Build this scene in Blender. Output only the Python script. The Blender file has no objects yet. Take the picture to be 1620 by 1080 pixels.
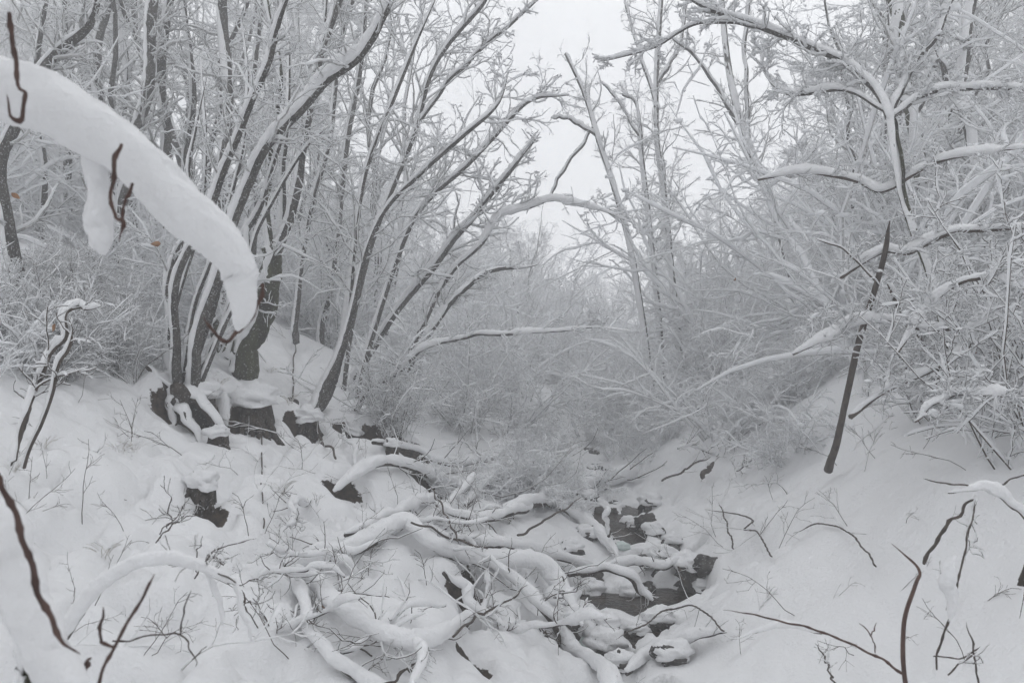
import bpy, math
import numpy as np
from mathutils import Vector

C = bpy.context.scene.collection
S = bpy.context.scene
RNG = np.random.default_rng(11)
ZC = 1.7                      # eye height above the stream
F = 1620 / (2 * math.tan(math.radians(33.0)))

# ------------------------------------------------------------------ camera
cam = bpy.data.cameras.new('camera')
cam.sensor_width = 36.0
cam.angle = math.radians(66.0)
cam.clip_start = 0.05
cam.clip_end = 600
cam.dof.use_dof = True
cam.dof.focus_distance = 6.0
cam.dof.aperture_fstop = 6.0
co = bpy.data.objects.new('camera', cam)
co.location = (0, 0, ZC)
co.rotation_euler = (math.radians(90), 0, 0)
C.objects.link(co)
S.camera = co

# ------------------------------------------------------------------ overcast sky
w = bpy.data.worlds.new('World')
S.world = w
w.use_nodes = True
nt = w.node_tree
bg = nt.nodes['Background']
sky = nt.nodes.new('ShaderNodeTexSky')
sky.sky_type = 'NISHITA'
sky.sun_disc = False
sky.sun_elevation = math.radians(42)
sky.sun_rotation = math.radians(20)
sky.dust_density = 4.0
sky.air_density = 1.0
hs = nt.nodes.new('ShaderNodeHueSaturation')
hs.inputs['Saturation'].default_value = 0.12
mx = nt.nodes.new('ShaderNodeMix')
mx.data_type = 'RGBA'
mx.inputs[0].default_value = 0.88                       # thick even cloud over the clear sky
mx.inputs[7].default_value = (10.9, 11.1, 11.4, 1)
nt.links.new(sky.outputs[0], hs.inputs['Color'])
nt.links.new(hs.outputs[0], mx.inputs[6])
nt.links.new(mx.outputs[2], bg.inputs['Color'])
bg.inputs['Strength'].default_value = 0.10

sun = bpy.data.lights.new('sun', 'SUN')
sun.energy = 0.5
sun.angle = math.radians(40)
sun.color = (1.0, 0.98, 0.95)
so = bpy.data.objects.new('sun', sun)
so.rotation_euler = (math.radians(48), 0, math.radians(20 + 180))
C.objects.link(so)

S.view_settings.view_transform = 'Standard'
S.view_settings.look = 'None'
S.view_settings.exposure = 0.02
S.view_settings.gamma = 1.0
S.view_settings.use_curve_mapping = False
cy = S.cycles
cy.use_denoising = True
cy.max_bounces = 12
cy.diffuse_bounces = 10
cy.glossy_bounces = 2
cy.transmission_bounces = 8
cy.volume_bounces = 4
cy.transparent_max_bounces = 8
cy.use_adaptive_sampling = True
cy.adaptive_threshold = .04
cy.adaptive_min_samples = 12


# ------------------------------------------------------------------ noise
def _hash(ix, iy, seed):
    h = (ix * 374761393 + iy * 668265263 + seed * 974711) & 0xFFFFFFFF
    h = ((h ^ (h >> 13)) * 1274126177) & 0xFFFFFFFF
    return ((h ^ (h >> 16)) & 0xFFFF) / 65535.0


def vn(x, y, seed=0):
    """smooth value noise in -1..1"""
    x = np.asarray(x, float); y = np.asarray(y, float)
    ix = np.floor(x).astype(np.int64); iy = np.floor(y).astype(np.int64)
    fx = x - ix; fy = y - iy
    ux = fx * fx * fx * (fx * (fx * 6 - 15) + 10); uy = fy * fy * fy * (fy * (fy * 6 - 15) + 10)
    a = _hash(ix, iy, seed); b = _hash(ix + 1, iy, seed)
    c = _hash(ix, iy + 1, seed); d = _hash(ix + 1, iy + 1, seed)
    return ((a + (b - a) * ux) + ((c + (d - c) * ux) - (a + (b - a) * ux)) * uy) * 2 - 1


def sm(a, b, x):
    t = np.clip((x - a) / (b - a), 0, 1)
    return t * t * (3 - 2 * t)


# ------------------------------------------------------------------ terrain shape
def axis(y):
    return np.interp(y, [0, 3.7, 5, 6.5, 8.5, 12, 20, 40, 90], [.5, .58, .75, 1.0, 1.05, 1.2, 2.6, 5.6, 13])


def floor_z(y):
    return np.interp(y, [-5, 0, 4, 8, 12, 20, 40, 90], [-.1, -.05, 0, .1, .25, .55, 1.5, 4.5])


LD = [0, .3, .6, 1.1, 2, 2.6, 3.4, 4.2, 5.5, 8, 15, 30, 70]
LZ = [-.06, 0, .17, .40, .68, .90, 1.36, 1.82, 2.42, 3.45, 5.8, 10., 18.5]
RD = [0, .3, .6, 1.1, 1.6, 2.4, 3.2, 5, 8, 15, 30, 70]
RZ = [-.06, 0, .19, .48, .80, 1.25, 1.85, 2.7, 3.8, 6.2, 10.5, 19]


def px_on(px, py, z):
    """point seen at a photo pixel, at height z"""
    Y = (ZC - z) / ((py - 540) / F)
    return (px - 810) / F * Y, Y


# open water between the snow bridges: photo px, py, half width, half depth (m)
OPEN = []
for (px, py, hw, hd) in [(982, 835, .26, .46), (950, 812, .16, .3), (1000, 805, .14, .3), (960, 928, .34, .22), (1060, 918, .28, .24), (1075, 878, .22, .14), (1030, 872, .16, .1), (985, 970, .40, .12), (925, 1006, .22, .16), (990, 1003, .14, .08), (1038, 1078, .16, .08), (900, 838, .12, .14), (740, 925, .09, .12), (755, 965, .08, .10), (770, 850, .08, .14), (845, 950, .12, .10), (690, 880, .07, .1)]:
    x, y = px_on(px, py, .0 if px > 860 else .2)
    OPEN.append((x, y, hw, hd))
# cut faces in the left bank (x, y, half length, step, depth of the bare face)
CUTS = [(-2.10, 6.15, .20, .26), (-1.80, 6.55, .16, .20), (-2.48, 5.85, .26, .28), (-1.72, 4.45, .10, .12),
        (-1.42, 7.1, .28, .24), (-1.25, 5.6, .14, .14), (-.75, 6.4, .16, .16), (-1.0, 7.35, .24, .20), (-.33, 4.6, .12, .12),
        (-.55, 5.0, .09, .12), (-.22, 3.7, .10, .10)]


def height(x, y, want_bare=False):
    x = np.asarray(x, float); y = np.asarray(y, float)
    d = x - axis(y)
    dn = d + .10 * vn(x * 1.3, y * 1.3, 3) * np.clip(np.abs(d), 0, 1)
    prof = np.where(dn < 0, np.interp(-dn, LD, LZ), np.interp(dn, RD, RZ))
    z = floor_z(y) + prof
    near = 1 - sm(14, 30, y)
    z += (.13 * vn(x * .7 + 3, y * .7, 5) + .07 * vn(x * 1.7, y * 1.7, 7)) * sm(.2, 1.0, np.abs(d)) + .30 * vn(x * .12, y * .12, 9) * sm(6, 20, y)
    # pillow shaped relief where the snow covers tussocks and sticks
    p1 = np.abs(vn(x * 2.6 + 7, y * 2.6, 11)); p2 = np.abs(vn(x * 6.1, y * 6.1 + 4, 13)); p3 = np.abs(vn(x * 13 + 2, y * 13, 17))
    rough = .35 + .65 * sm(-.2, .5, vn(x * .55, y * .55, 19))
    rough = np.where(d > .6, rough * .65, rough)
    z -= near * rough * (.10 * (1 - p1) ** 2.2 + .075 * (1 - p2) ** 2.6 + .022 * (1 - p3) ** 2 + .05 * sm(.55, .9, vn(x * 7.3, y * 7.3, 41)))
    bare = np.zeros_like(z)
    for (cx, cy_, hl, st) in CUTS:
        u = (x - cx) * .80 - (y - cy_) * .60          # downslope
        v = (x - cx) * .60 + (y - cy_) * .80          # along the face
        u = u + .06 * vn(v * 5 + cx * 9, v * 0 + cy_, 23) + .03 * vn(v * 14, v * 0 + cx, 29)
        win = np.exp(-(v / hl) ** 4) * np.exp(-(u / .55) ** 2)
        z += st * win * (sm(.07, -.04, u) - .55)
        bare = np.maximum(bare, win * sm(-.015, .02, u) * (1 - sm(.10, .17, u)))
    wx = x + .06 * vn(x * 5, y * 5, 31) + .025 * vn(x * 14, y * 14, 33)
    wy = y + .08 * vn(x * 4 + 9, y * 4, 35) + .03 * vn(x * 12, y * 12, 37)
    for (ox, oy, hw, hd) in OPEN:
        q = np.sqrt(((wx - ox) / hw) ** 2 + ((wy - oy) / hd) ** 2)
        o = 1 - sm(.82, 1.12, q)
        z -= .30 * o
        bare = np.maximum(bare, 1 - sm(.9, 1.03, q))
    if want_bare:
        return z, bare
    return z


def H(x, y):
    return float(height(np.array([x]), np.array([y]))[0])


def at(px, py, Y):
    return np.array([(px - 810) / F * Y, Y, ZC - (py - 540) / F * Y])


def gp(px, py, lo=1.0, hi=40):
    """where the ray through a photo pixel meets the ground"""
    Y = np.geomspace(lo, hi, 900)
    X = (px - 810) / F * Y
    Z = ZC - (py - 540) / F * Y
    hit = np.nonzero(Z < height(X, Y))[0]
    i = hit[0] if len(hit) else len(Y) - 1
    return np.array([X[i], Y[i], Z[i]])


# ------------------------------------------------------------------ materials
def new_mat(name):
    m = bpy.data.materials.new(name)
    m.use_nodes = True
    return m, m.node_tree, m.node_tree.nodes['Principled BSDF']


def N(nt, t, **kw):
    n = nt.nodes.new(t)
    for k, v in kw.items():
        if k in n.inputs:
            n.inputs[k].default_value = v
        else:
            setattr(n, k, v)
    return n


def snow_nodes(nt, scale=1.0):
    tc = N(nt, 'ShaderNodeTexCoord')
    n1 = N(nt, 'ShaderNodeTexNoise', Scale=55 * scale, Detail=4.0)
    n2 = N(nt, 'ShaderNodeTexNoise', Scale=2.2, Detail=3.0)
    nt.links.new(tc.outputs['Object'], n1.inputs['Vector'])
    nt.links.new(tc.outputs['Object'], n2.inputs['Vector'])
    cr = N(nt, 'ShaderNodeMix', data_type='RGBA')
    cr.inputs[6].default_value = (.75, .752, .762, 1)
    cr.inputs[7].default_value = (.795, .797, .805, 1)
    nt.links.new(n2.outputs['Fac'], cr.inputs[0])
    b = N(nt, 'ShaderNodeBump', Strength=.55, Distance=.014)
    nt.links.new(n1.outputs['Fac'], b.inputs['Height'])
    return cr.outputs[2], b.outputs['Normal'], tc


def make_snow(name='snow'):
    m, nt, p = new_mat(name)
    c, n, _ = snow_nodes(nt)
    nt.links.new(c, p.inputs['Base Color'])
    nt.links.new(n, p.inputs['Normal'])
    p.inputs['Roughness'].default_value = .65
    p.inputs['Specular IOR Level'].default_value = .125
    return m


def make_bark(name, ca, cb, scale=18, frost=.0):
    m, nt, p = new_mat(name)
    tc = N(nt, 'ShaderNodeTexCoord')
    mp = N(nt, 'ShaderNodeMapping'); mp.inputs['Scale'].default_value = (1, 1, .35)
    nt.links.new(tc.outputs['Object'], mp.inputs['Vector'])
    n1 = N(nt, 'ShaderNodeTexNoise', Scale=float(scale), Detail=6.0, Roughness=.65)
    n2 = N(nt, 'ShaderNodeTexNoise', Scale=scale * 5.0, Detail=6.0, Roughness=.75)
    nt.links.new(mp.outputs[0], n1.inputs['Vector']); nt.links.new(tc.outputs['Object'], n2.inputs['Vector'])
    r = N(nt, 'ShaderNodeValToRGB')
    r.color_ramp.elements[0].position = .35; r.color_ramp.elements[0].color = (*ca, 1)
    r.color_ramp.elements[1].position = .68; r.color_ramp.elements[1].color = (*cb, 1)
    nt.links.new(n1.outputs['Fac'], r.inputs[0])
    out = r.outputs[0]
    if frost > 0:      # snow grains blown into the bark
        r2 = N(nt, 'ShaderNodeValToRGB')
        r2.color_ramp.elements[0].position = .60 - frost; r2.color_ramp.elements[1].position = .74 - frost
        nt.links.new(n2.outputs['Fac'], r2.inputs[0])
        mm = N(nt, 'ShaderNodeMix', data_type='RGBA')
        nt.links.new(r2.outputs[0], mm.inputs[0]); nt.links.new(out, mm.inputs[6])
        mm.inputs[7].default_value = (.8, .81, .83, 1)
        out = mm.outputs[2]
    nt.links.new(out, p.inputs['Base Color'])
    b = N(nt, 'ShaderNodeBump', Strength=.8, Distance=.01)
    nt.links.new(n1.outputs['Fac'], b.inputs['Height'])
    nt.links.new(b.outputs[0], p.inputs['Normal'])
    p.inputs['Roughness'].default_value = .85
    return m


def make_light_snow():
    m = bpy.data.materials.new('fluffy_twig_snow'); m.use_nodes = True
    nt = m.node_tree; nt.nodes.clear()
    o = nt.nodes.new('ShaderNodeOutputMaterial'); d = N(nt, 'ShaderNodeBsdfDiffuse'); t = N(nt, 'ShaderNodeBsdfTranslucent'); x = N(nt, 'ShaderNodeMixShader')
    d.inputs['Color'].default_value = (.955, .96, .97, 1); t.inputs['Color'].default_value = (.955, .96, .97, 1); x.inputs[0].default_value = .42
    nt.links.new(d.outputs[0], x.inputs[1]); nt.links.new(t.outputs[0], x.inputs[2]); nt.links.new(x.outputs[0], o.inputs['Surface'])
    return m


M_SNOW = make_snow()
M_FLUFF = make_light_snow()
M_BARK = make_bark('grey_bark', (.020, .018, .016), (.085, .078, .068), 16, .05)
M_TWIG = make_bark('dark_twig_bark', (.04, .032, .027), (.10, .078, .064), 40, .0)
M_RED = make_bark('reddish_twig_bark', (.05, .026, .022), (.12, .07, .055), 40, .0)
M_RIME = make_bark('rime_coated_twigs', (.42, .42, .42), (.80, .80, .805), 60, .0)
M_PALE = make_bark('frosted_grey_bark', (.22,.215,.21),(.62,.62,.625),30, .03)
M_MOSS = make_bark('mossy_bark', (.016, .015, .011), (.06, .062, .028), 12, .03)
M_ROT = make_bark('rotten_wood', (.010, .008, .006), (.05, .036, .025), 14, .02)
M_LEAF = make_bark('dead_leaf', (.16, .07, .035), (.30, .17, .09), 30, .0)
M_STRAW = make_bark('dry_straw', (.22, .18, .11), (.42, .36, .25), 30, .0)


def make_ground():
    m, nt, p = new_mat('snow_over_soil')
    c, n, tc = snow_nodes(nt)
    at_ = N(nt, 'ShaderNodeAttribute', attribute_name='bare')
    nn = N(nt, 'ShaderNodeTexNoise', Scale=22.0, Detail=5.0, Roughness=.7)
    nt.links.new(tc.outputs['Object'], nn.inputs['Vector'])
    ad = N(nt, 'ShaderNodeMath', operation='ADD'); nt.links.new(at_.outputs['Fac'], ad.inputs[0]); nt.links.new(nn.outputs['Fac'], ad.inputs[1])
    rr = N(nt, 'ShaderNodeValToRGB')
    rr.color_ramp.elements[0].position = .93; rr.color_ramp.elements[1].position = 1.02
    hf = N(nt, 'ShaderNodeMath', operation='MULTIPLY'); hf.inputs[1].default_value = .96
    nt.links.new(ad.outputs[0], hf.inputs[0]); nt.links.new(hf.outputs[0], rr.inputs[0])
    so_ = N(nt, 'ShaderNodeValToRGB')
    so_.color_ramp.elements[0].color = (.012, .009, .007, 1); so_.color_ramp.elements[1].color = (.075, .055, .04, 1)
    so_.color_ramp.elements[0].position = .35; so_.color_ramp.elements[1].position = .7
    nt.links.new(nn.outputs['Fac'], so_.inputs[0])
    mm = N(nt, 'ShaderNodeMix', data_type='RGBA')
    nt.links.new(rr.outputs[0], mm.inputs[0]); nt.links.new(c, mm.inputs[6]); nt.links.new(so_.outputs[0], mm.inputs[7])
    nt.links.new(mm.outputs[2], p.inputs['Base Color'])
    b = N(nt, 'ShaderNodeBump', Strength=.5, Distance=.02); nt.links.new(nn.outputs['Fac'], b.inputs['Height'])
    nt.links.new(n, b.inputs['Normal']); nt.links.new(n, p.inputs['Normal'])
    p.inputs['Roughness'].default_value = .65
    p.inputs['Specular IOR Level'].default_value = .125
    return m


def make_water():
    m, nt, p = new_mat('stream_water')
    tc = N(nt, 'ShaderNodeTexCoord')
    n1 = N(nt, 'ShaderNodeTexNoise', Scale=9.0, Detail=4.0)
    nt.links.new(tc.outputs['Object'], n1.inputs['Vector'])
    r = N(nt, 'ShaderNodeValToRGB')
    r.color_ramp.elements[0].position = .35; r.color_ramp.elements[0].color = (.010, .008, .006, 1)
    r.color_ramp.elements[1].position = .70; r.color_ramp.elements[1].color = (.04, .027, .018, 1)
    nt.links.new(n1.outputs['Fac'], r.inputs[0]); nt.links.new(r.outputs[0], p.inputs['Base Color'])
    n2 = N(nt, 'ShaderNodeTexNoise', Scale=26.0, Detail=2.0)
    nt.links.new(tc.outputs['Object'], n2.inputs['Vector'])
    b = N(nt, 'ShaderNodeBump', Strength=.5, Distance=.02); nt.links.new(n2.outputs['Fac'], b.inputs['Height'])
    nt.links.new(b.outputs[0], p.inputs['Normal'])
    p.inputs['Roughness'].default_value = .16
    p.inputs['Specular IOR Level'].default_value = .12
    return m


M_GROUND = make_ground()
M_WATER = make_water()
M_ROCK = make_bark('wet_rock', (.018, .017, .016), (.085, .078, .07), 9, .02)


# ------------------------------------------------------------------ mesh helpers
def mesh_from(name, V, Fc, mat, smooth=True):
    """V (n,3), Fc a list of (m,k) arrays"""
    me = bpy.data.meshes.new(name)
    V = np.ascontiguousarray(V, np.float32)
    me.vertices.add(len(V)); me.vertices.foreach_set('co', V.ravel())
    loops = np.concatenate([f.ravel() for f in Fc]).astype(np.int32)
    tot = np.concatenate([np.full(len(f), f.shape[1], np.int32) for f in Fc])
    me.loops.add(len(loops)); me.loops.foreach_set('vertex_index', loops)
    me.polygons.add(len(tot))
    st = np.concatenate([[0], np.cumsum(tot)[:-1]]).astype(np.int32)
    me.polygons.foreach_set('loop_start', st)
    me.polygons.foreach_set('loop_total', tot)
    me.polygons.foreach_set('use_smooth', np.full(len(tot), smooth))
    me.update(calc_edges=True)
    me.materials.append(mat)
    return me


WIND = np.array([-.75, -.45, 0.])


def frames(P):
    T = np.gradient(P, axis=1)
    T /= np.linalg.norm(T, axis=2, keepdims=True) + 1e-9
    ref = np.array([0, 0, 1.]) + .33 * WIND
    side = np.cross(T, ref)
    mag = np.linalg.norm(side, axis=2, keepdims=True)
    side /= mag + 1e-6
    sg = np.sign((side[:, 1:] * side[:, :-1]).sum(2)); sg[sg == 0] = 1
    sg = np.concatenate([np.ones((len(P), 1)), np.cumprod(sg, axis=1)], 1)        # no twist where a limb passes the vertical
    tot = np.sign((sg * mag[..., 0] ** 2).sum(1)); tot[tot == 0] = 1
    side = side * (sg * tot[:, None])[..., None]
    if P.shape[1] > 12:                                                            # ease the turn
        for _ in range(3):
            c = side.copy(); c[:, 1:-1] = (side[:, :-2] + 2 * side[:, 1:-1] + side[:, 2:]) / 4
            c -= T * (c * T).sum(2, keepdims=True)
            side = c / (np.linalg.norm(c, axis=2, keepdims=True) + 1e-9)
    up = np.cross(side, T)
    return T, side, up


class Tubes:
    """collects swept tubes, builds one mesh"""
    def __init__(s):
        s.V = []; s.F = []; s.n = 0

    def add(s, P, RX, RY=None, k=4, off=None, noise=0., seed=1):
        P = np.asarray(P, float)
        if P.ndim == 2: P = P[None]; RX = np.asarray(RX)[None]; RY = None if RY is None else np.asarray(RY)[None]; off = None if off is None else np.asarray(off)[None]
        if RY is None: RY = RX
        T, side, up = frames(P)
        Q = P if off is None else P + up * off[..., None]
        a = np.arange(k) * 2 * np.pi / k + .3
        ca, sa = np.cos(a), np.sin(a)
        m, n, _ = P.shape
        V = Q[:, :, None, :] + side[:, :, None, :] * (RX[:, :, None] * ca)[..., None] + up[:, :, None, :] * (RY[:, :, None] * sa)[..., None]
        if noise > 0:
            nz = vn(V[..., 0] * 31 + V[..., 2] * 17, V[..., 1] * 31 + V[..., 2] * 23, seed) + .6 * vn(V[..., 0] * 80, V[..., 2] * 80 + V[..., 1] * 50, seed + 1)
            V = V + (V - Q[:, :, None, :]) * (noise * nz)[..., None]
        base = s.n + (np.arange(m) * n * k)[:, None, None]
        i = np.arange(n - 1)[None, :, None] * k; j = np.arange(k)[None, None, :]; j2 = (j + 1) % k
        A = base + i + j; B = base + i + j2; Cc = base + i + k + j2; D = base + i + k + j
        s.F.append(np.stack([A, B, Cc, D], -1).reshape(-1, 4))
        s.V.append(V.reshape(-1, 3)); s.n += m * n * k
        if k >= 5:   # round off the ends with a cap vertex
            ends = np.concatenate([Q[:, 0] - T[:, 0] * RX[:, :1] * .6, Q[:, -1] + T[:, -1] * RX[:, -1:] * .6])
            e0 = s.n; s.V.append(ends); s.n += 2 * m
            jj = np.arange(k)
            b0 = (s.n - 2 * m - m * n * k) + (np.arange(m) * n * k)[:, None]
            s0 = np.stack([b0 + (jj + 1) % k, b0 + jj, np.broadcast_to(e0 + np.arange(m)[:, None], (m, k))], -1)
            b1 = b0 + (n - 1) * k
            s1 = np.stack([b1 + jj, b1 + (jj + 1) % k, np.broadcast_to(e0 + m + np.arange(m)[:, None], (m, k))], -1)
            s.F.append(np.concatenate([s0, s1]).reshape(-1, 3))

    def mesh(s, name, mat, origin=(0, 0, 0)):
        V = np.concatenate(s.V) - np.asarray(origin)
        return mesh_from(name, V, s.F, mat)


def hz_of(P):
    T = np.gradient(P, axis=1); T /= np.linalg.norm(T, axis=2, keepdims=True) + 1e-9
    return np.sqrt(np.clip(1 - T[..., 2] ** 2, 0, 1))


def snow_on(tb, P, R, A, rng, k=4, gaps=.1, vert=.22, noise=0., cap=9.):
    """a ridge of snow of thickness ~A lying along the upper side of each limb"""
    P = np.asarray(P, float); R = np.asarray(R, float)
    if P.ndim == 2: P = P[None]; R = R[None]
    m, n, _ = P.shape
    hz = hz_of(P)
    L = np.linalg.norm(np.diff(P, axis=1), axis=2).mean()
    ns = rng.uniform(.45, 1.35, (m, n))
    if n > 6:
        kk = max(1, min(int((.10 + 2 * R.max()) / max(L, 1e-4)), n // 3))
        ker = np.ones(2 * kk + 1) / (2 * kk + 1)
        ns = np.stack([np.convolve(np.pad(r, kk, 'edge'), ker, 'same')[kk:-kk] for r in ns])
        ns = .9 + (ns - .9) * 2.6 + rng.uniform(-.1, .1, (m, n))
    ns = np.clip(ns, .15, 1.8)
    g = (rng.random((m, n)) > gaps)
    A = np.minimum(A, cap * np.maximum(R, .0016))
    h = A * (vert + (1 - vert) * hz) * ns * np.where(g, 1, .15)
    h[:, -1] *= .45; h[:, 0] *= .7
    wdt = R * (.82 + .25 * hz) + .46 * h
    tb.add(P, wdt, h * .55 + R * .35, k=k, off=h * .50 + R * .55, noise=noise)


_OCT = None


def puffs(tb, C0, RX, RZ, rng, seg=6, rings=3):
    """soft flattened clumps of snow caught on the twigs"""
    C0 = np.asarray(C0); m = len(C0)
    th = np.linspace(0, np.pi, rings + 2)[1:-1]; a = np.arange(seg) * 2 * np.pi / seg
    d = np.concatenate([[[0, 0, 1.]], np.stack([np.outer(np.sin(th), np.cos(a)), np.outer(np.sin(th), np.sin(a)), np.repeat(np.cos(th)[:, None], seg, 1)], -1).reshape(-1, 3), [[0, 0, -.55]]])
    k = len(d)
    ro = rng.uniform(0, 6.28, m); el = rng.uniform(.45, 1.0, m)
    dx = d[None, :, 0] * RX[:, None]; dy = d[None, :, 1] * (RX * el)[:, None]
    jit = rng.uniform(.55, 1.3, (m, k))
    V = np.stack([(dx * np.cos(ro)[:, None] - dy * np.sin(ro)[:, None]) * jit, (dx * np.sin(ro)[:, None] + dy * np.cos(ro)[:, None]) * jit, d[None, :, 2] * RZ[:, None] * jit], -1) + C0[:, None]
    j = np.arange(seg); j2 = (j + 1) % seg
    tri = [np.stack([np.zeros(seg, int), 1 + j, 1 + j2], -1), np.stack([1 + (rings - 1) * seg + j2, 1 + (rings - 1) * seg + j, np.full(seg, k - 1)], -1)]
    tri = np.concatenate(tri)
    qd = np.concatenate([np.stack([1 + r * seg + j, 1 + (r + 1) * seg + j, 1 + (r + 1) * seg + j2, 1 + r * seg + j2], -1) for r in range(rings - 1)])
    b = tb.n + np.arange(m)[:, None, None] * k
    tb.F.append((b + tri[None]).reshape(-1, 3)); tb.F.append((b + qd[None]).reshape(-1, 4))
    tb.V.append(V.reshape(-1, 3)); tb.n += m * k


def puffs_on(tb, P, n, r, rng, lift=.3):
    P = np.asarray(P).reshape(-1, 3) if np.asarray(P).ndim == 2 else np.asarray(P)[:, 1:].reshape(-1, 3)
    C0 = P[rng.integers(0, len(P), n)]
    RX = r * rng.uniform(.5, 1.4, n) ; RZ = RX * rng.uniform(.35, .6, n)
    C0 = C0 + np.stack([np.zeros(n), np.zeros(n), RZ * lift], -1)
    puffs(tb, C0, RX, RZ, rng, 6, 2)


def link(name, me, parent=None, loc=None):
    o = bpy.data.objects.new(name, me)
    C.objects.link(o)
    if parent is not None: o.parent = parent
    if loc is not None: o.location = [float(v) for v in loc]
    return o


def tag(o, label=None, cat=None, group=None, kind=None):
    if label: o['label'] = label
    if cat: o['category'] = cat
    if group: o['group'] = group
    if kind: o['kind'] = kind
    return o


def thing(name, loc, label, cat, group=None):
    o = bpy.data.objects.new(name, None)
    o.empty_display_size = .1
    C.objects.link(o)
    o.location = [float(v) for v in loc]
    return tag(o, label, cat, group)


def copy_tree(root, loc, rz, sc, label, group=None, tilt=(0, 0)):
    r = root.copy(); C.objects.link(r)
    r.location = [float(v) for v in loc]; r.rotation_euler = (tilt[0], tilt[1], rz); r.scale = (sc[0], sc[1], sc[2])
    r['label'] = label
    if group: r['group'] = group
    for ch in list(root.children):
        c = ch.copy(); C.objects.link(c); c.parent = r
        for g in ch.children:
            d = g.copy(); C.objects.link(d); d.parent = c
    return r


# ------------------------------------------------------------------ growing
def smooth_path(pts, n):
    """Catmull-Rom through rows of (x, y, z, r)"""
    p = np.asarray(pts, float)
    if len(p) == 2:
        t = np.linspace(0, 1, n)[:, None]
        return p[0] * (1 - t) + p[1] * t
    q = np.vstack([2 * p[0] - p[1], p, 2 * p[-1] - p[-2]])
    m = len(p) - 1
    u = np.linspace(0, m - 1e-6, n); i = u.astype(int); t = (u - i)[:, None]
    a, b, c, d = q[i], q[i + 1], q[i + 2], q[i + 3]
    return .5 * ((2 * b) + (-a + c) * t + (2 * a - 5 * b + 4 * c - d) * t ** 2 + (-a + 3 * b - 3 * c + d) * t ** 3)


def grow(P, R, per, n, ratio, ang, rng, tmin=.15, tmax=.97, up=.1, wob=.18, rr=.5, rmin=.0012, lmin=.05, lmax=9., flat=1.0, taper=.35, droop=0., tend=.55):
    """children of every parent polyline, vectorised"""
    P = np.asarray(P, float); R = np.asarray(R, float)
    if P.ndim == 2: P = P[None]; R = R[None]
    m, pn, _ = P.shape
    seg = np.linalg.norm(np.diff(P, axis=1), axis=2).sum(1)
    idx = np.repeat(np.arange(m), per)
    M = len(idx)
    t = rng.uniform(tmin, tmax, M)
    f = t * (pn - 1); i0 = np.minimum(f.astype(int), pn - 2); fr = (f - i0)[:, None]
    st = P[idx, i0] * (1 - fr) + P[idx, i0 + 1] * fr
    tan = P[idx, i0 + 1] - P[idx, i0]; tan /= np.linalg.norm(tan, axis=1, keepdims=True) + 1e-9
    r0 = R[idx, i0] * (1 - fr[:, 0]) + R[idx, i0 + 1] * fr[:, 0]
    rv = rng.normal(size=(M, 3)); rv[:, 2] *= flat
    perp = np.cross(tan, np.cross(rv, tan)); perp /= np.linalg.norm(perp, axis=1, keepdims=True) + 1e-9
    a = np.radians(rng.uniform(ang[0], ang[1], M))[:, None]
    D = tan * np.cos(a) + perp * np.sin(a)
    D[:, 2] += up; D /= np.linalg.norm(D, axis=1, keepdims=True)
    ln = np.clip(seg[idx] * ratio * (1 - tend * t) * rng.uniform(.55, 1.35, M), lmin, lmax)
    Q = np.empty((M, n, 3)); Q[:, 0] = st
    d = D.copy()
    for j in range(1, n):
        d = d + rng.normal(size=(M, 3)) * wob
        d[:, 2] += up * .35 - droop * j / n
        d /= np.linalg.norm(d, axis=1, keepdims=True)
        Q[:, j] = Q[:, j - 1] + d * (ln / (n - 1))[:, None]
    r0 = np.maximum(r0 * rr, rmin * 1.3)
    RR = np.maximum(r0[:, None] * np.linspace(1, taper, n)[None], rmin)
    return Q, RR


# ------------------------------------------------------------------ ground, stream
def build_ground():
    def spaced(lo, hi, a, b, step, growth):
        xs = list(np.arange(a, b, step)); s = step
        while xs[-1] < hi: s *= growth; xs.append(xs[-1] + s)
        s = step; left = [xs[0]]
        while left[-1] > lo: s *= growth; left.append(left[-1] - s)
        return np.array(left[:0:-1] + xs)
    xs = spaced(-48, 52, -3.4, 3.4, .030, 1.05)
    ys = spaced(-24, 68, 1.2, 8.4, .030, 1.05)
    X, Y = np.meshgrid(xs, ys)
    Z, bare = height(X, Y, True)
    nx, ny = len(xs), len(ys)
    V = np.stack([X, Y, Z], -1).reshape(-1, 3)
    i = np.arange(ny - 1)[:, None] * nx; j = np.arange(nx - 1)[None]
    A = i + j
    Fq = np.stack([A, A + 1, A + nx + 1, A + nx], -1).reshape(-1, 4)
    me = mesh_from('ground', V, [Fq], M_GROUND)
    at_ = me.attributes.new('bare', 'FLOAT', 'POINT')
    at_.data.foreach_set('value', bare.ravel().astype(np.float32))
    o = link('ground', me)
    tag(o, 'snow covered ravine floor and banks', kind='structure')
    ys = np.arange(2.6, 12, .08)
    V = []; Fw = []
    for a, y in enumerate(ys):
        zz = floor_z(y) - .15 + .02 * math.sin(y * 5)
        for b, s in enumerate(np.linspace(-1.1, .75, 12)):
            V.append((axis(y) + s, y, zz + .004 * math.sin(y * 31 + b * 2.1)))
    for a in range(len(ys) - 1):
        for b in range(11):
            Fw.append((a * 12 + b, a * 12 + b + 1, a * 12 + b + 13, a * 12 + b + 12))
    o = link('stream_water', mesh_from('stream_water', np.array(V), [np.array(Fw)], M_WATER))
    tag(o, 'dark stream water in the gaps under the snow', kind='structure')


build_ground()

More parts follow.
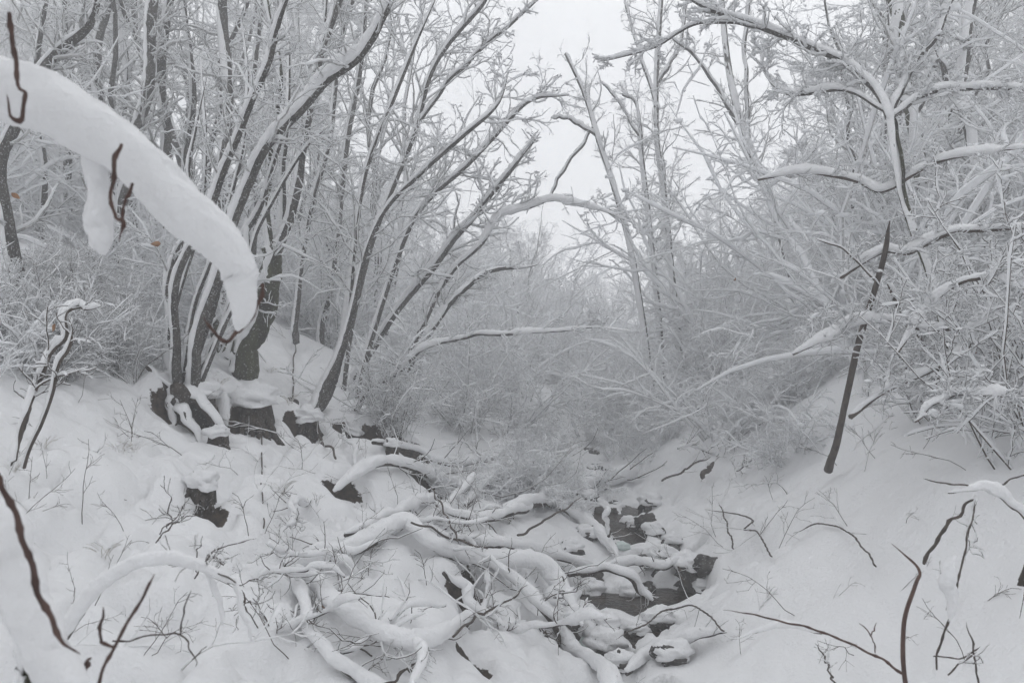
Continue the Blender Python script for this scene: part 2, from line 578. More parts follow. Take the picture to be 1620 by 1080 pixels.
# ------------------------------------------------------------------ haze
hz = bpy.data.materials.new('haze'); hz.use_nodes = True
hn = hz.node_tree; hn.nodes.clear()
ho = hn.nodes.new('ShaderNodeOutputMaterial'); hv = hn.nodes.new('ShaderNodeVolumePrincipled')
hv.inputs['Color'].default_value = (.985, .99, 1., 1)
hv.inputs['Density'].default_value = .016
hn.links.new(hv.outputs[0], ho.inputs['Volume'])
bx = np.array([[x, y, z] for x in (-58, 62) for y in (-32, 76) for z in (-2.5, 30)], float)
bf = np.array([[0, 1, 3, 2], [4, 6, 7, 5], [0, 4, 5, 1], [2, 3, 7, 6], [0, 2, 6, 4], [1, 5, 7, 3]])
tag(link('haze', mesh_from('haze', bx, [bf], hz, False)), 'cold winter haze filling the ravine', kind='stuff')


# ------------------------------------------------------------------ library plants
def lib_tree(seed, h, stems, lean, thick, dens=1.0, A=.019):
    """several stems from one root, drawn at the origin"""
    rng = np.random.default_rng(seed)
    root = thing('snowy_tree', (0, 0, 0), 'x', 'tree')
    tw = Tubes(); sn = Tubes()
    az0 = rng.uniform(0, 6.28)
    for s in range(stems):
        az = az0 + s * 6.28 / stems + rng.uniform(-.5, .5)
        hh = h * rng.uniform(.72, 1.05); ln = lean * rng.uniform(.5, 1.3) * hh
        n = 16; t = np.linspace(0, 1, n)
        P = np.stack([np.cos(az) * (ln * t ** .8) + .08 * np.cos(az), np.sin(az) * (ln * t ** .8) + .08 * np.sin(az), -.4 + (hh + .4) * t], -1)
        P[2:] += np.cumsum(rng.normal(size=(n - 2, 3)) * hh * np.array([.013, .013, .002]), axis=0)
        R = thick * rng.uniform(.7, 1.1) * (1 - t * .86) * (1 + .35 * np.exp(-t * 14))
        tk = Tubes(); tk.add(P, R, k=7, noise=.06)
        o = link('trunk', tk.mesh('trunk', M_BARK), root)
        st = Tubes(); snow_on(st, P, R * .96, A * 1.2, rng, k=5, gaps=.05, vert=.35)
        link('snow', st.mesh('snow', M_SNOW), o)
        B1, R1 = grow(P, R, int(11 * dens), 9, .42, (30, 65), rng, tmin=.25, up=.12, wob=.16, rr=.42, rmin=.004, flat=.6)
        B2, R2 = grow(B1, R1, 7, 6, .46, (30, 70), rng, tmin=.15, up=.04, wob=.2, rr=.55, rmin=.0025, flat=.5)
        B3, R3 = grow(B2, R2, 7, 4, .55, (30, 75), rng, tmin=.1, up=.04, wob=.2, rr=.5, rmin=.0014, lmin=.10, flat=.6)
        tw.add(B1, R1, k=5); tw.add(B2, R2, k=3); tw.add(B3, R3, k=3)
        snow_on(sn, B1, R1, A * 1.2, rng, k=4, vert=.35); snow_on(sn, B2, R2, A * 1.15, rng, k=3, gaps=.05, vert=.45); snow_on(sn, B3, R3, A * .9, rng, k=3, gaps=.06, vert=.35); puffs_on(sn, B2, 200, .045, rng)
    b = tag(link('branches', tw.mesh('branches', M_PALE), root), kind='stuff')
    tag(link('snow', sn.mesh('snow', M_FLUFF), b), kind='stuff')
    return root


def lib_shrub(seed, h, stems, spread, mat=None, A=.027, thick=.009, arch=.22, sub=(8, 7)):
    rng = np.random.default_rng(seed)
    root = thing('snowy_shrub', (0, 0, 0), 'x', 'shrub')
    az = rng.uniform(0, 6.28, stems); ln = h * rng.uniform(.6, 1.15, stems)
    sp = spread * rng.uniform(.3, 1.2, stems)
    n = 10
    P = np.empty((stems, n, 3)); d = np.stack([np.cos(az) * sp, np.sin(az) * sp, np.ones(stems)], -1); d /= np.linalg.norm(d, axis=1, keepdims=True)
    P[:, 0] = np.stack([np.cos(az), np.sin(az), np.zeros(stems)], -1) * rng.uniform(0, .25, stems)[:, None] * spread; P[:, 0, 2] = -.25
    hd = np.stack([np.cos(az), np.sin(az), -.35 * np.ones(stems)], -1)
    for j in range(1, n):
        d = d + rng.normal(size=d.shape) * .14 + hd * arch * (j / n) * sp[:, None] * .5
        d /= np.linalg.norm(d, axis=1, keepdims=True)
        P[:, j] = P[:, j - 1] + d * ((ln + .25) / (n - 1))[:, None]
    R = thick * rng.uniform(.7, 1.3, stems)[:, None] * np.linspace(1, .3, n)[None]
    tw = Tubes(); sn = Tubes()
    B1, R1 = grow(P, R, sub[0] + 2, 7, .38, (35, 80), rng, tmin=.12, up=.06, wob=.17, rr=.55, rmin=.0022, droop=.06, flat=.4)
    B2, R2 = grow(B1, R1, sub[1] + 1, 4, .42, (35, 80), rng, tmin=.1, up=.03, wob=.2, rr=.6, rmin=.0014, lmin=.05, lmax=.4, droop=.04, flat=.5)
    tw.add(P, R, k=4); tw.add(B1, R1, k=3); tw.add(B2, R2, k=3)
    snow_on(sn, P, R, A * 1.5, rng, k=5, gaps=.05, vert=.4); snow_on(sn, B1, R1, A * 1.25, rng, k=4, gaps=.06, vert=.4); snow_on(sn, B2, R2, A * 1.1, rng, k=3, gaps=.08, vert=.4)
    puffs_on(sn, B1, stems * 26, h * .011, rng); puffs_on(sn, P, stems * 6, h * .014, rng)
    b = tag(link('branches', tw.mesh('branches', mat or M_RIME), root), kind='stuff')
    tag(link('snow', sn.mesh('snow', M_FLUFF), b), kind='stuff')
    return root


TREES = [lib_tree(101, 9.5, 3, .18, .075), lib_tree(102, 11, 2, .10, .09), lib_tree(103, 8, 4, .28, .06), lib_tree(104, 10, 1, .08, .10, 1.4), lib_tree(105, 7, 3, .4, .05)]
SHRUBS = [lib_shrub(201, 2.6, 15, .75), lib_shrub(202, 2.0, 16, 1.0), lib_shrub(203, 3.4, 12, .5, None, .03, .013), lib_shrub(204, 1.3, 15, 1.0, None, .017, .006, .1), lib_shrub(205, 2.9, 12, 1.2, None, .03, .012, .35), lib_shrub(206, .9, 16, .9, None, .013, .005, .1, (7, 5)), lib_shrub(207, 1.5, 11, .5, M_TWIG, .013, .006, .1, (6, 5)), lib_shrub(208, 2.3, 12, .6, M_PALE, .018, .009, .15)]
USED = set()


def put(lib, i, x, y, sc, label, group, rz=None, tilt=(0, 0), sink=0.):
    rz = RNG.uniform(0, 6.28) if rz is None else rz
    s = (sc, sc, sc * RNG.uniform(.9, 1.1))
    loc = (x, y, H(x, y) - sink)
    src = lib[i]
    if (id(lib), i) not in USED:
        USED.add((id(lib), i))
        src.location = loc; src.rotation_euler = (tilt[0], tilt[1], rz); src.scale = s
        src['label'] = label; src['group'] = group
        return src
    return copy_tree(src, loc, rz, s, label, group, tilt)


def scatter(n, rule, mind, seed, tries=60000):
    rng = np.random.default_rng(seed); pts = []
    for _ in range(tries):
        if len(pts) >= n: break
        y = rng.uniform(0, 1); y = rule['y'][0] + (rule['y'][1] - rule['y'][0]) * y ** rule.get('pow', 1.)
        px = rng.uniform(*rule['px']); x = (px - 810) / F * y
        if 'ok' in rule and not rule['ok'](x, y, px): continue
        md = mind * (1 + (y - rule['y'][0]) * rule.get('grow', .02))
        if all((x - a) ** 2 + (y - b) ** 2 > md * md for a, b in pts): pts.append((x, y))
    return pts


def zone(x, y, kind, far=13):
    px = 810 + x / y * F
    spots = [(240, 'at the left edge of the wood'), (430, 'behind the fan of dark stems'), (620, 'behind the twin-stemmed leaning tree'), (820, 'behind the brush pile'), (1000, 'beneath the open gap of sky'),
             (1180, 'under the tall slim trees'), (1330, 'left of the dark leaning pole'), (1500, 'behind the dark leaning pole'), (9999, 'by the right edge of the wood')]
    w_ = [t for a, t in spots if px < a][0]
    return kind[0 if y < far else 1] + ' ' + w_


def off(x, y): return x - float(axis(y))


# trees on the left hillside
for (x, y) in scatter(42, dict(y=(9.0, 46), px=(-250, 640), ok=lambda x, y, px: off(x, y) < -3.0 and (px < 560 or y < 24) and not (px > 240 and y < 10)), 1.3, 1):
    i = int(RNG.choice([0, 1, 2, 3, 0, 1]))
    put(TREES, i, x, y, RNG.uniform(.75, 1.15), zone(x, y, ('large bare snow streaked tree', 'hazy distant snow covered tree'), 22), 'trees on the left hillside', tilt=(RNG.uniform(-.05, .05), RNG.uniform(.0, .14)), sink=.1)
# trees on the right hillside
for (x, y) in scatter(25, dict(y=(9.5, 42), px=(1190, 1850), ok=lambda x, y, px: off(x, y) > 3.2 and (px > 1330 or y > 24)), 1.5, 2):
    i = int(RNG.choice([0, 2, 2, 4, 1]))
    put(TREES, i, x, y, RNG.uniform(.6, 1.0), zone(x, y, ('large snowy tree above the right thicket', 'hazy distant tree high on the right slope'), 20), 'trees on the right hillside', tilt=(RNG.uniform(-.05, .05), RNG.uniform(-.16, .02)), sink=.1)
# low far trees closing the ravine
for (x, y) in scatter(44, dict(y=(26, 62), px=(560, 1330)), 2.3, 3):
    i = int(RNG.choice([2, 4, 4]))
    put(TREES, i, x, y, RNG.uniform(.38, .62), zone(x, y, ('low hazy far tree closing the ravine', 'faintest far tree closing the ravine'), 42), 'far trees closing the ravine', sink=.1)
# thickets
for (x, y) in scatter(62, dict(y=(7.8, 30), px=(480, 1180), pow=1.3, ok=lambda x, y, px: not (abs(off(x, y)) < 1.1 and y < 11.5) and not (px < 770 and y < 9.3)), .62, 4):
    i = int(RNG.choice([0, 1, 2, 4, 7, 7, 3]))
    put(SHRUBS, i, x, y, RNG.uniform(.75, 1.15) * (1. if y > 11 else .72), zone(x, y, ('front snow laden shrub of the tangled thicket', 'deeper snow laden shrub of the tangled thicket'), 13), 'shrubs of the ravine thicket', tilt=(RNG.uniform(-.15, .15), RNG.uniform(-.2, .2)))
for (x, y) in scatter(46, dict(y=(7.2, 24), px=(1120, 1800), pow=1.3, ok=lambda x, y, px: off(x, y) > 1.9), .7, 5):
    i = int(RNG.choice([0, 1, 2, 7, 7]))
    put(SHRUBS, i, x, y, RNG.uniform(.75, 1.2), zone(x, y, ('front snowy shrub of the bank thicket', 'deeper hazy shrub of the bank thicket'), 12), 'shrubs of the right bank thicket', tilt=(RNG.uniform(-.1, .1), RNG.uniform(-.25, .05)))
for (x, y) in scatter(60, dict(y=(7.5, 26), px=(-200, 560), pow=1.2, ok=lambda x, y, px: off(x, y) < -3.9), .9, 6):
    i = int(RNG.choice([3, 5, 1, 0, 5]))
    put(SHRUBS, i, x, y, RNG.uniform(.6, .95), zone(x, y, ('small front snowy undergrowth shrub', 'small hazy undergrowth shrub farther uphill'), 14), 'shrubs of the left hillside')


# the wood goes on behind and beside the viewpoint
rng = np.random.default_rng(8)
pts = []
while len(pts) < 24:
    x, y = rng.uniform(-17, 17), rng.uniform(-21, 7.5)
    d_ = off(x, y)
    if abs(d_) < 2.6 or (y > -2.2 and abs(x) < 5.2) or (y > 0 and abs(x) < .65 * y + 4.6): continue
    if all((x - a) ** 2 + (y - b) ** 2 > 2.6 for a, b in pts): pts.append((x, y))
for (x, y) in pts:
    put(TREES, int(rng.choice([0, 1, 2, 2, 4])), x, y, rng.uniform(.7, 1.05), 'snow covered tree on the banks behind and beside the viewpoint', 'trees around the viewpoint', tilt=(rng.uniform(-.08, .08), rng.uniform(-.08, .08)), sink=.1)


# ------------------------------------------------------------------ hand placed things
def limb3(pts, n=None, depth=.965):
    """rows (px, py, half width px[, Y]) -> path rows (x, y, z, r); a missing Y follows the ground"""
    Ys = [p[3] if len(p) > 3 else float(gp(p[0], p[1] + p[2])[1]) * depth for p in pts]
    rows = [(*at(p[0], p[1], Y), p[2] * Y / F) for p, Y in zip(pts, Ys)]
    if n is None:
        L = sum(math.dist(a[:3], b[:3]) for a, b in zip(rows, rows[1:]))
        n = int(np.clip(L / float(np.clip(.005 * np.mean(Ys), .006, .035)), 14, 120))
    q = smooth_path(rows, n)
    q[:, 3] = np.maximum(q[:, 3], .0008)
    return q[:, :3], q[:, 3]


def wob_path(P, R, rng, amt=.35):
    """small natural kinks"""
    n = len(P)
    k = rng.normal(size=(n, 3)); s = max(1, n // 9); ker = np.hanning(2 * s + 3); ker /= ker.sum()
    k = np.stack([np.convolve(k[:, i], ker, 'same') for i in range(3)], -1)
    return P + k * R[:, None] * amt * 4.5


def snow_mass(P, W, seed, k=14, rough=.12, flat=.92, gapless=True):
    """one soft thick roll of snow with its own lumps and sags"""
    rng = np.random.default_rng(seed)
    tb = Tubes()
    T, side, up = frames(P[None])
    n = len(P); s = np.concatenate([[0], np.cumsum(np.linalg.norm(np.diff(P, axis=0), axis=1))])
    a = np.arange(k) * 2 * np.pi / k
    nz = 1 + rough * vn(s * 9 / (W.mean() * 60), s * 0, seed) + rough * .5 * vn(s * 26 / (W.mean() * 60), s * 0 + 4, seed)
    w_ = W * nz
    env = np.clip(np.minimum(np.arange(n), n - 1 - np.arange(n)) / 2.5, .25, 1) ** .5
    w_ = w_ * env
    ca, sa = np.cos(a), np.sin(a)
    A2 = a[None, :]; S2 = s[:, None] / max(W.mean(), 1e-3)
    fine = 1 + .10 * vn(np.cos(A2) * 1.4 + S2 * .9, np.sin(A2) * 1.4 + S2 * .5, seed + 3) + .045 * vn(np.cos(A2) * 4 + S2 * 3.1, np.sin(A2) * 4, seed + 5) + .03 * vn(np.cos(A2) * 9 + S2 * 7.1, np.sin(A2) * 9, seed + 6)
    lo = np.where(sa < 0, .72 if W.max() < .045 else .98, 1.05)
    V = P[:, None] + side[0][:, None] * (w_[:, None] * ca * fine)[..., None] + up[0][:, None] * (w_[:, None] * flat * sa * lo * fine)[..., None]
    tb.V.append(V.reshape(-1, 3)); tb.n = n * k
    i = np.arange(n - 1)[:, None] * k; j = np.arange(k)[None]; j2 = (j + 1) % k
    tb.F.append(np.stack([i + j, i + j2, i + k + j2, i + k + j], -1).reshape(-1, 4))
    tb.V.append(np.array([P[0] - T[0, 0] * w_[0] * .6, P[-1] + T[0, -1] * w_[-1] * .6])); e = n * k
    j = np.arange(k); b = (n - 1) * k
    tb.F.append(np.concatenate([np.stack([(j + 1) % k, j, np.full(k, e)], -1), np.stack([b + j, b + (j + 1) % k, np.full(k, e + 1)], -1)]))
    tb.n += 2
    return tb


def plant(name, label, cat, limbs, mat=None, group=None, seed=1, twigs=None, A=.018, noise=.06, sublevels=2):
    """limbs: dicts part, pts, A (snow px thick), mass (half widths of a thick snow roll), tw (twigs on it)"""
    rng = np.random.default_rng(seed)
    mat = mat or M_BARK
    built = []
    rr1 = .32 if limbs[0].get('fine') is None else limbs[0]['fine']
    for lb in limbs:
        P, R = limb3(lb['pts'], depth=lb.get('depth', .965))
        P = wob_path(P, R, rng, lb.get('kink', .3))
        n = len(P); t = np.linspace(0, 1, n)
        if lb.get('part') not in ('trunk', 'root') and not lb.get('blunt'):
            R = R * np.clip((1 - t) / .22 + .22, 0, 1)
        if R.max() < .006 and n > 10:        # nodes and slight zigzag of young wood
            sl = np.concatenate([[0], np.cumsum(np.linalg.norm(np.diff(P, axis=0), axis=1))])
            d_ = .035 + .3 * R.max(); ph = (sl / d_) % 1.
            R = R * (.9 + .45 * np.exp(-((ph - .5) / .12) ** 2))
            zz = (np.abs(((sl / d_) % 2.) - 1) - .5) * R.max() * .8
            P = P + frames(P[None])[1][0] * zz[:, None]
        built.append((P, R))
    o0 = built[0][0][0]
    root = thing(name, o0, label, cat, group)
    allP, allR = [], []
    for lb, (P, R) in zip(limbs, built):
        Y = P[:, 1].mean()
        tk = Tubes(); tk.add(P, R, k=lb.get('k', 12 if R.max() > .025 else 8 if R.max() > .012 else 6), noise=noise if R.max() > .01 else 0, seed=seed)
        o = link(lb.get('part', 'branch'), tk.mesh(lb.get('part', 'branch'), lb.get('mat', mat), o0), root)
        if lb.get('mass'):
            m = lb['mass']; W = np.interp(np.linspace(0, 1, len(P)), np.linspace(0, 1, len(m)), m) * P[:, 1] / F
            _, _, up = frames(P[None])
            Q = P + up[0] * (W * lb.get('lift', .5))[:, None]
            a0, a1 = lb.get('span', (0, 1)); i0, i1 = int(a0 * (len(P) - 1)), int(a1 * (len(P) - 1)) + 1
            link('snow', snow_mass(Q[i0:i1], W[i0:i1], seed + 7, k=36 if W.max() > .045 else (22 if W.max() > .03 else 14), rough=lb.get('rough', .2)).mesh('snow', M_SNOW, o0), o)
        elif lb.get('A', 1) > 0:
            st = Tubes(); snow_on(st, P, R, lb.get('A', 8) * Y / F, rng, k=9, gaps=0., vert=lb.get('vert', .25), noise=.12)
            link('snow', st.mesh('snow', M_SNOW, o0), o)
        if lb.get('tw'):
            allP.append(P); allR.append(R)
    tw = Tubes(); sn = Tubes(); any_ = False
    for lb, P, R in zip([l for l in limbs if l.get('tw')], allP, allR):
        nb, ratio = lb['tw'][:2]; tm = lb['tw'][2] if len(lb['tw']) > 2 else .25
        B1, R1 = grow(P, R, nb, 9, ratio, (25, 65), rng, tmin=tm, up=.08, wob=.2, rr=rr1, rmin=.0022 if A > .005 else .0011, lmax=2.2)
        any_ = True
        tw.add(B1, R1, k=4); snow_on(sn, B1, R1, A, rng, k=4, gaps=.08)
        B2, R2 = grow(B1, R1, 5 if sublevels > 1 and A > .005 else 2, 6, .5, (25, 65), rng, tmin=.1, up=.03, wob=.25, rr=.6, rmin=.0014 if A > .005 else .0009, lmax=1.1)
        tw.add(B2, R2, k=3); snow_on(sn, B2, R2, A * .75, rng, k=3, gaps=.1)
        if sublevels > 1 and A > .005:
            B3, R3 = grow(B2, R2, 3, 4, .55, (25, 70), rng, tmin=.1, up=.0, wob=.28, rr=.6, rmin=.0013, lmin=.04, lmax=.4)
            tw.add(B3, R3, k=3); snow_on(sn, B3, R3, A * .6, rng, k=3, gaps=.12)
        if A > .008: puffs_on(sn, B1, nb * 4, .016, rng); puffs_on(sn, B2, nb * 6, .012, rng)
    if any_:
        b = tag(link('twigs', tw.mesh('twigs', M_TWIG if A < .01 else M_PALE, o0), root), kind='stuff')
        tag(link('snow', sn.mesh('snow', M_FLUFF, o0), b), kind='stuff')
    return root


def L(pts, Y=None, **kw):
    """Y: one depth, or (first, last) depth spread along the points"""
    n = len(pts)
    if Y is not None:
        a, b = (Y, Y) if not isinstance(Y, tuple) else Y
        pts = [(*p[:3], a + (b - a) * i / (n - 1)) for i, p in enumerate(pts)]
    return dict(pts=pts, **kw)


GT = 'named trees on the left bank'
# --- left bank: the multi-stemmed tree whose stems fan out to the right
plant('coppiced_tree', 'dark multi-stemmed tree fanning out of the left bank above the bare earth', 'tree', [
    L([(292, 640, 8.9), (283, 560, 7.1), (276, 480, 5.9), (300, 390, 5.4), (345, 300, 5.4), (385, 200, 4.7), (415, 110, 4.7), (445, 20, 4.2), (470, -60, 3.5)], (5.9, 5.2), part='stem', A=9, tw=(16, .22, .35), kink=.5),
    L([(298, 640, 8.3), (312, 540, 7.1), (340, 430, 6.5), (372, 320, 6.5), (430, 222, 6.5), (500, 145, 5.9), (568, 95, 5.4), (606, 30, 5.4), (640, -50, 4.7)], (5.9, 4.9), part='stem', A=16, tw=(14, .22, .4), kink=.5),
    L([(300, 640, 6.5), (325, 530, 5.4), (350, 450, 5.4), (385, 380, 4.7), (420, 300, 3.5), (450, 200, 3.0), (458, 90, 2.4), (450, 0, 1.8)], (5.9, 6.1), part='stem', A=8, tw=(12, .25, .4), kink=.5),
    L([(286, 635, 7.4), (268, 560, 5.9), (262, 480, 5.2), (280, 405, 5.2), (300, 340, 3.7), (300, 250, 3.0), (330, 120, 2.2)], (5.9, 6.2), part='stem', A=7, tw=(8, .25, .4), kink=.5),
    L([(303, 640, 6.7), (335, 560, 5.2), (368, 470, 5.2), (392, 400, 4.4), (395, 330, 3.0)], (5.9, 6.0), part='stem', A=6, kink=.5),
    L([(290, 640, 5.2), (298, 540, 3.7), (322, 440, 3.7), (352, 360, 3.0), (382, 250, 3.0), (392, 130, 2.2), (380, 10, 2.2)], (5.9, 6.3), part='stem', A=6, tw=(10, .25, .4)),
    L([(282, 640, 4.4), (272, 540, 3.7), (290, 440, 3.0), (318, 350, 3.0), (326, 220, 2.2), (318, 90, 2.2)], (5.9, 6.4), part='stem', A=5, tw=(10, .25, .4)),
    L([(305, 640, 4.4), (345, 540, 3.7), (380, 460, 3.0), (410, 360, 3.0), (470, 250, 2.2), (520, 200, 2.2)], (5.9, 5.8), part='stem', A=6, tw=(8, .25, .4)),
    L([(284, 628, 11), (266, 612, 9), (246, 596, 6), (232, 580, 3)], (5.85, 5.75), part='root', A=8, mat=M_ROT, kink=.1),
    L([(290, 610, 12), (292, 645, 11), (302, 672, 8), (318, 700, 3)], (5.8, 5.62), part='root', A=2, mat=M_ROT, kink=.1),
    L([(280, 612, 10), (272, 640, 9), (276, 668, 5), (268, 690, 2)], (5.8, 5.66), part='root', A=2, mat=M_ROT, kink=.1),
    L([(300, 618, 11), (322, 640, 9), (345, 668, 6), (352, 696, 3)], (5.82, 5.7), part='root', A=4, mat=M_ROT, kink=.1),
], M_BARK, seed=31, A=.014)
plant('mossy_tree', 'mossy brown tree forking low behind the big snow laden branch', 'tree', [
    L([(376, 585, 24), (392, 540, 20), (418, 490, 18), (430, 440, 18), (430, 392, 15)], (6.9, 6.9), part='trunk', A=4, mat=M_MOSS, kink=.1),
    L([(428, 400, 7.7), (420, 330, 5.9), (428, 230, 5.4), (442, 120, 4.7), (425, 20, 4.2), (415, -60, 3.5)], 6.9, part='stem', A=5, tw=(14, .25, .3), mat=M_MOSS, kink=.15),
    L([(436, 410, 8.3), (462, 330, 7.7), (478, 240, 7.1), (495, 130, 6.5), (530, 20, 5.9), (560, -60, 5.4)], 6.9, part='stem', A=7, tw=(14, .25, .3), mat=M_BARK, kink=.15),
    L([(432, 400, 7.4), (450, 320, 4.4), (455, 200, 3.7), (505, 90, 3.7), (520, -30, 3.0)], 7.1, part='stem', A=6, tw=(10, .25, .3)),
    L([(372, 555, 16), (350, 530, 10), (338, 500, 6)], 6.8, part='root', A=5, mat=M_MOSS),
], M_BARK, seed=32, A=.016)
plant('leaning_tree', 'slim twin-stemmed tree leaning right from its dark root on the bank', 'tree', [
    L([(476, 672, 13), (500, 632, 10), (532, 580, 8), (556, 500, 6), (578, 410, 3.8), (610, 330, 3.8), (665, 270, 3.8), (730, 215, 3.8), (785, 165, 3.0), (805, 110, 2.2)], (6.9, 7.0), part='stem', A=6, tw=(20, .25, .3)),
    L([(480, 672, 12), (512, 625, 9), (540, 560, 7), (552, 470, 6), (560, 380, 3.8), (580, 270, 3.8), (625, 150, 3.8), (660, 60, 3.0), (700, -30, 3.0)], (6.9, 7.4), part='stem', A=5, tw=(20, .25, .3)),
    L([(480, 668, 16), (462, 655, 11), (445, 640, 6)], 6.9, part='root', A=4, mat=M_ROT),
    L([(484, 668, 12), (515, 690, 6), (530, 722, 3.0)], 6.8, part='root', A=6, mat=M_ROT),
], M_BARK, seed=33, A=.016)
plant('arching_sapling', 'long slender sapling arching low over the ravine from the left bank', 'tree', [
    L([(545, 700, 5), (588, 620, 4), (636, 572, 4), (690, 547, 3), (745, 540, 3), (800, 526, 2.5), (865, 522, 2), (930, 516, 1.6), (1000, 524, 1)], (7.6, 6.6), part='stem', kink=1.6, mass=[2, 4, 5, 5, 4, 6, 4, 3, 1], rough=.45, tw=(30, .16, .1)),
    L([(575, 690, 5), (620, 625, 5), (690, 505, 5), (760, 440, 4), (850, 418, 3)], (7.8, 8), part='stem', mass=[2, 4, 5, 5, 1], rough=.4, tw=(20, .2, .2))], seed=34, A=.016)
plant('arching_sapling', 'snow loaded sapling bowed over beneath the sky gap', 'tree', [
    L([(650, 560, 5), (720, 430, 4), (780, 352, 3), (850, 326, 3), (925, 325, 2), (985, 348, 1.5)], (9.2, 8.4), part='stem', kink=1, mass=[3, 5, 6, 7, 6, 3], rough=.35, tw=(14, .2, .3)),
    L([(560, 600, 6), (640, 480, 5), (720, 380, 5), (790, 290, 4), (850, 215, 3)], (9.4, 9.0), part='stem', A=8, tw=(18, .25, .3))], seed=35, A=.02)
plant('slender_tree', 'pair of slender stems leaning over the thicket left of the sky gap', 'tree', [
    L([(540, 640, 6.5), (560, 500, 5.0), (600, 350, 4.3), (660, 200, 4.3), (690, 100, 3.6), (760, 10, 3.6), (800, -60, 2.9)], 9.0, part='stem', A=5, tw=(26, .25, .25)),
    L([(560, 640, 5.8), (610, 470, 4.3), (660, 340, 4.3), (740, 260, 3.6), (830, 165, 2.9), (900, 150, 2.2)], 9.0, part='stem', A=6, tw=(24, .25, .3)),
    L([(665, 190, 2.9), (720, 120, 2.9), (780, 60, 2.9), (860, -5, 2.2)], 9.0, part='branch', A=5, tw=(12, .25, .1))], seed=36, A=.015)
for q, (pts, Y, lab, sd) in enumerate([
    ([(262, 300, 9), (262, 200, 8), (258, 100, 8), (268, 0, 7), (270, -60, 7)], 9.5, 'straight dark tree trunk rising behind the big snow laden branch', 51),
    ([(180, 420, 11), (205, 250, 10), (230, 130, 9), (245, 0, 9), (250, -60, 8)], 9.0, 'thick dark trunk leaning slightly on the upper left slope', 52),
    ([(150, 380, 8), (165, 220, 7), (150, 100, 7), (180, -40, 6)], 10.5, 'thin dark trunk left of the thick leaning trunk on the slope', 53),
    ([(355, 420, 10), (350, 300, 9), (362, 150, 8), (352, 0, 8), (358, -60, 7)], 9.2, 'upright snow flecked trunk behind the fan of dark stems', 54),
    ([(20, 420, 12), (5, 260, 10), (60, 120, 9), (140, 40, 7), (150, -40, 6)], 6.2, 'leaning tree with snow ridged trunk at the left edge', 55),
    ([(110, 400, 9), (100, 300, 8), (112, 150, 7), (95, 0, 6), (98, -50, 6)], 11, 'slim dark trunk standing near the left edge of the wood', 56),
    ([(300, 420, 6), (292, 280, 5), (305, 150, 5), (290, 0, 4), (292, -60, 4)], 10, 'slim upright trunk between the fan of stems and the slope', 57),
    ([(215, 400, 6), (190, 260, 5), (200, 120, 5), (175, 0, 4), (172, -60, 4)], 11, 'slim crooked trunk right of the thick leaning trunk', 58),
    ([(395, 440, 6), (405, 300, 5), (395, 170, 5), (412, 20, 4), (415, -60, 4)], 10, 'thin straight trunk beside the mossy forked tree', 59),
    ([(510, 520, 6), (535, 360, 5), (548, 220, 5), (575, 60, 4), (580, -60, 4)], 10.5, 'slender trunk between the mossy tree and the leaning pair', 60),
    ([(60, 400, 6), (72, 280, 5), (55, 150, 5), (70, 0, 4), (70, -60, 4)], 9, 'thin upright trunk beside the left edge leaning tree', 66),
    ([(470, 480, 5), (490, 340, 4), (525, 200, 4), (540, 60, 4), (575, -60, 3)], 9.5, 'thin dark stem sloping right behind the mossy tree', 67)]):
    g = gp(pts[0][0], 400, 5)
    plant('hillside_tree', lab, 'tree', [L([(pts[0][0] - 4, pts[0][1] + 60, pts[0][2] * 1.3)] + pts, Y, part='trunk', A=4, tw=(30, .18 if pts[0][2] < 7 else .22, .25), fine=.3)], M_BARK, seed=sd, A=.016)

# --- tall slim trees against the sky
plant('slim_tree', 'tallest slim pale tree rising to the top of the sky gap', 'tree', [
    L([(1080, 620, 6.4), (1072, 520, 5.6), (1062, 420, 4.8), (1050, 310, 4.8), (1038, 210, 4.0), (1040, 100, 4.0), (1048, -30, 3.2)], 14, part='trunk', kink=.1, A=3, fine=.22, tw=(34, .2, .3)),
    L([(1042, 170, 3.2), (1010, 80, 2.4), (985, -20, 2.4)], 14, part='branch', kink=.3, A=3, tw=(9, .3, .2)),
    L([(1042, 130, 3.2), (1075, 70, 2.4), (1090, -20, 2.4)], 14, part='branch', kink=.3, A=3, tw=(9, .3, .2))], seed=41, A=.012)
plant('slim_tree', 'slim tree with broken top just left of the tallest pale tree', 'tree', [
    L([(1048, 620, 5.6), (1042, 500, 4.8), (1030, 380, 4.0), (1018, 270, 4.0), (1008, 170, 2.4), (985, 150, 1.6)], 13.4, part='trunk', kink=.1, A=3, fine=.22, tw=(30, .2, .3)),
    L([(1015, 230, 2.4), (985, 170, 1.6), (950, 130, 1.6)], 13.4, part='branch', kink=.3, A=3, tw=(8, .35, .2))], seed=42, A=.012)
plant('slim_tree', 'crooked slim tree leaning left into the sky gap', 'tree', [
    L([(1035, 640, 5.6), (1015, 500, 4.8), (995, 380, 4.8), (968, 290, 4.0), (945, 215, 4.0), (925, 150, 3.2), (895, 85, 2.4)], 12.6, part='trunk', kink=.1, A=3.5, fine=.22, tw=(20, .18, .3)),
    L([(952, 218, 2.2), (905, 192, 2.2), (872, 187, 1.6)], 12.6, part='branch', A=5),
    L([(944, 195, 2.2), (910, 245, 2.4), (885, 280, 2.4), (868, 312, 2.4)], 12.6, part='branch', kink=.3, A=3),
], seed=43, A=.012)
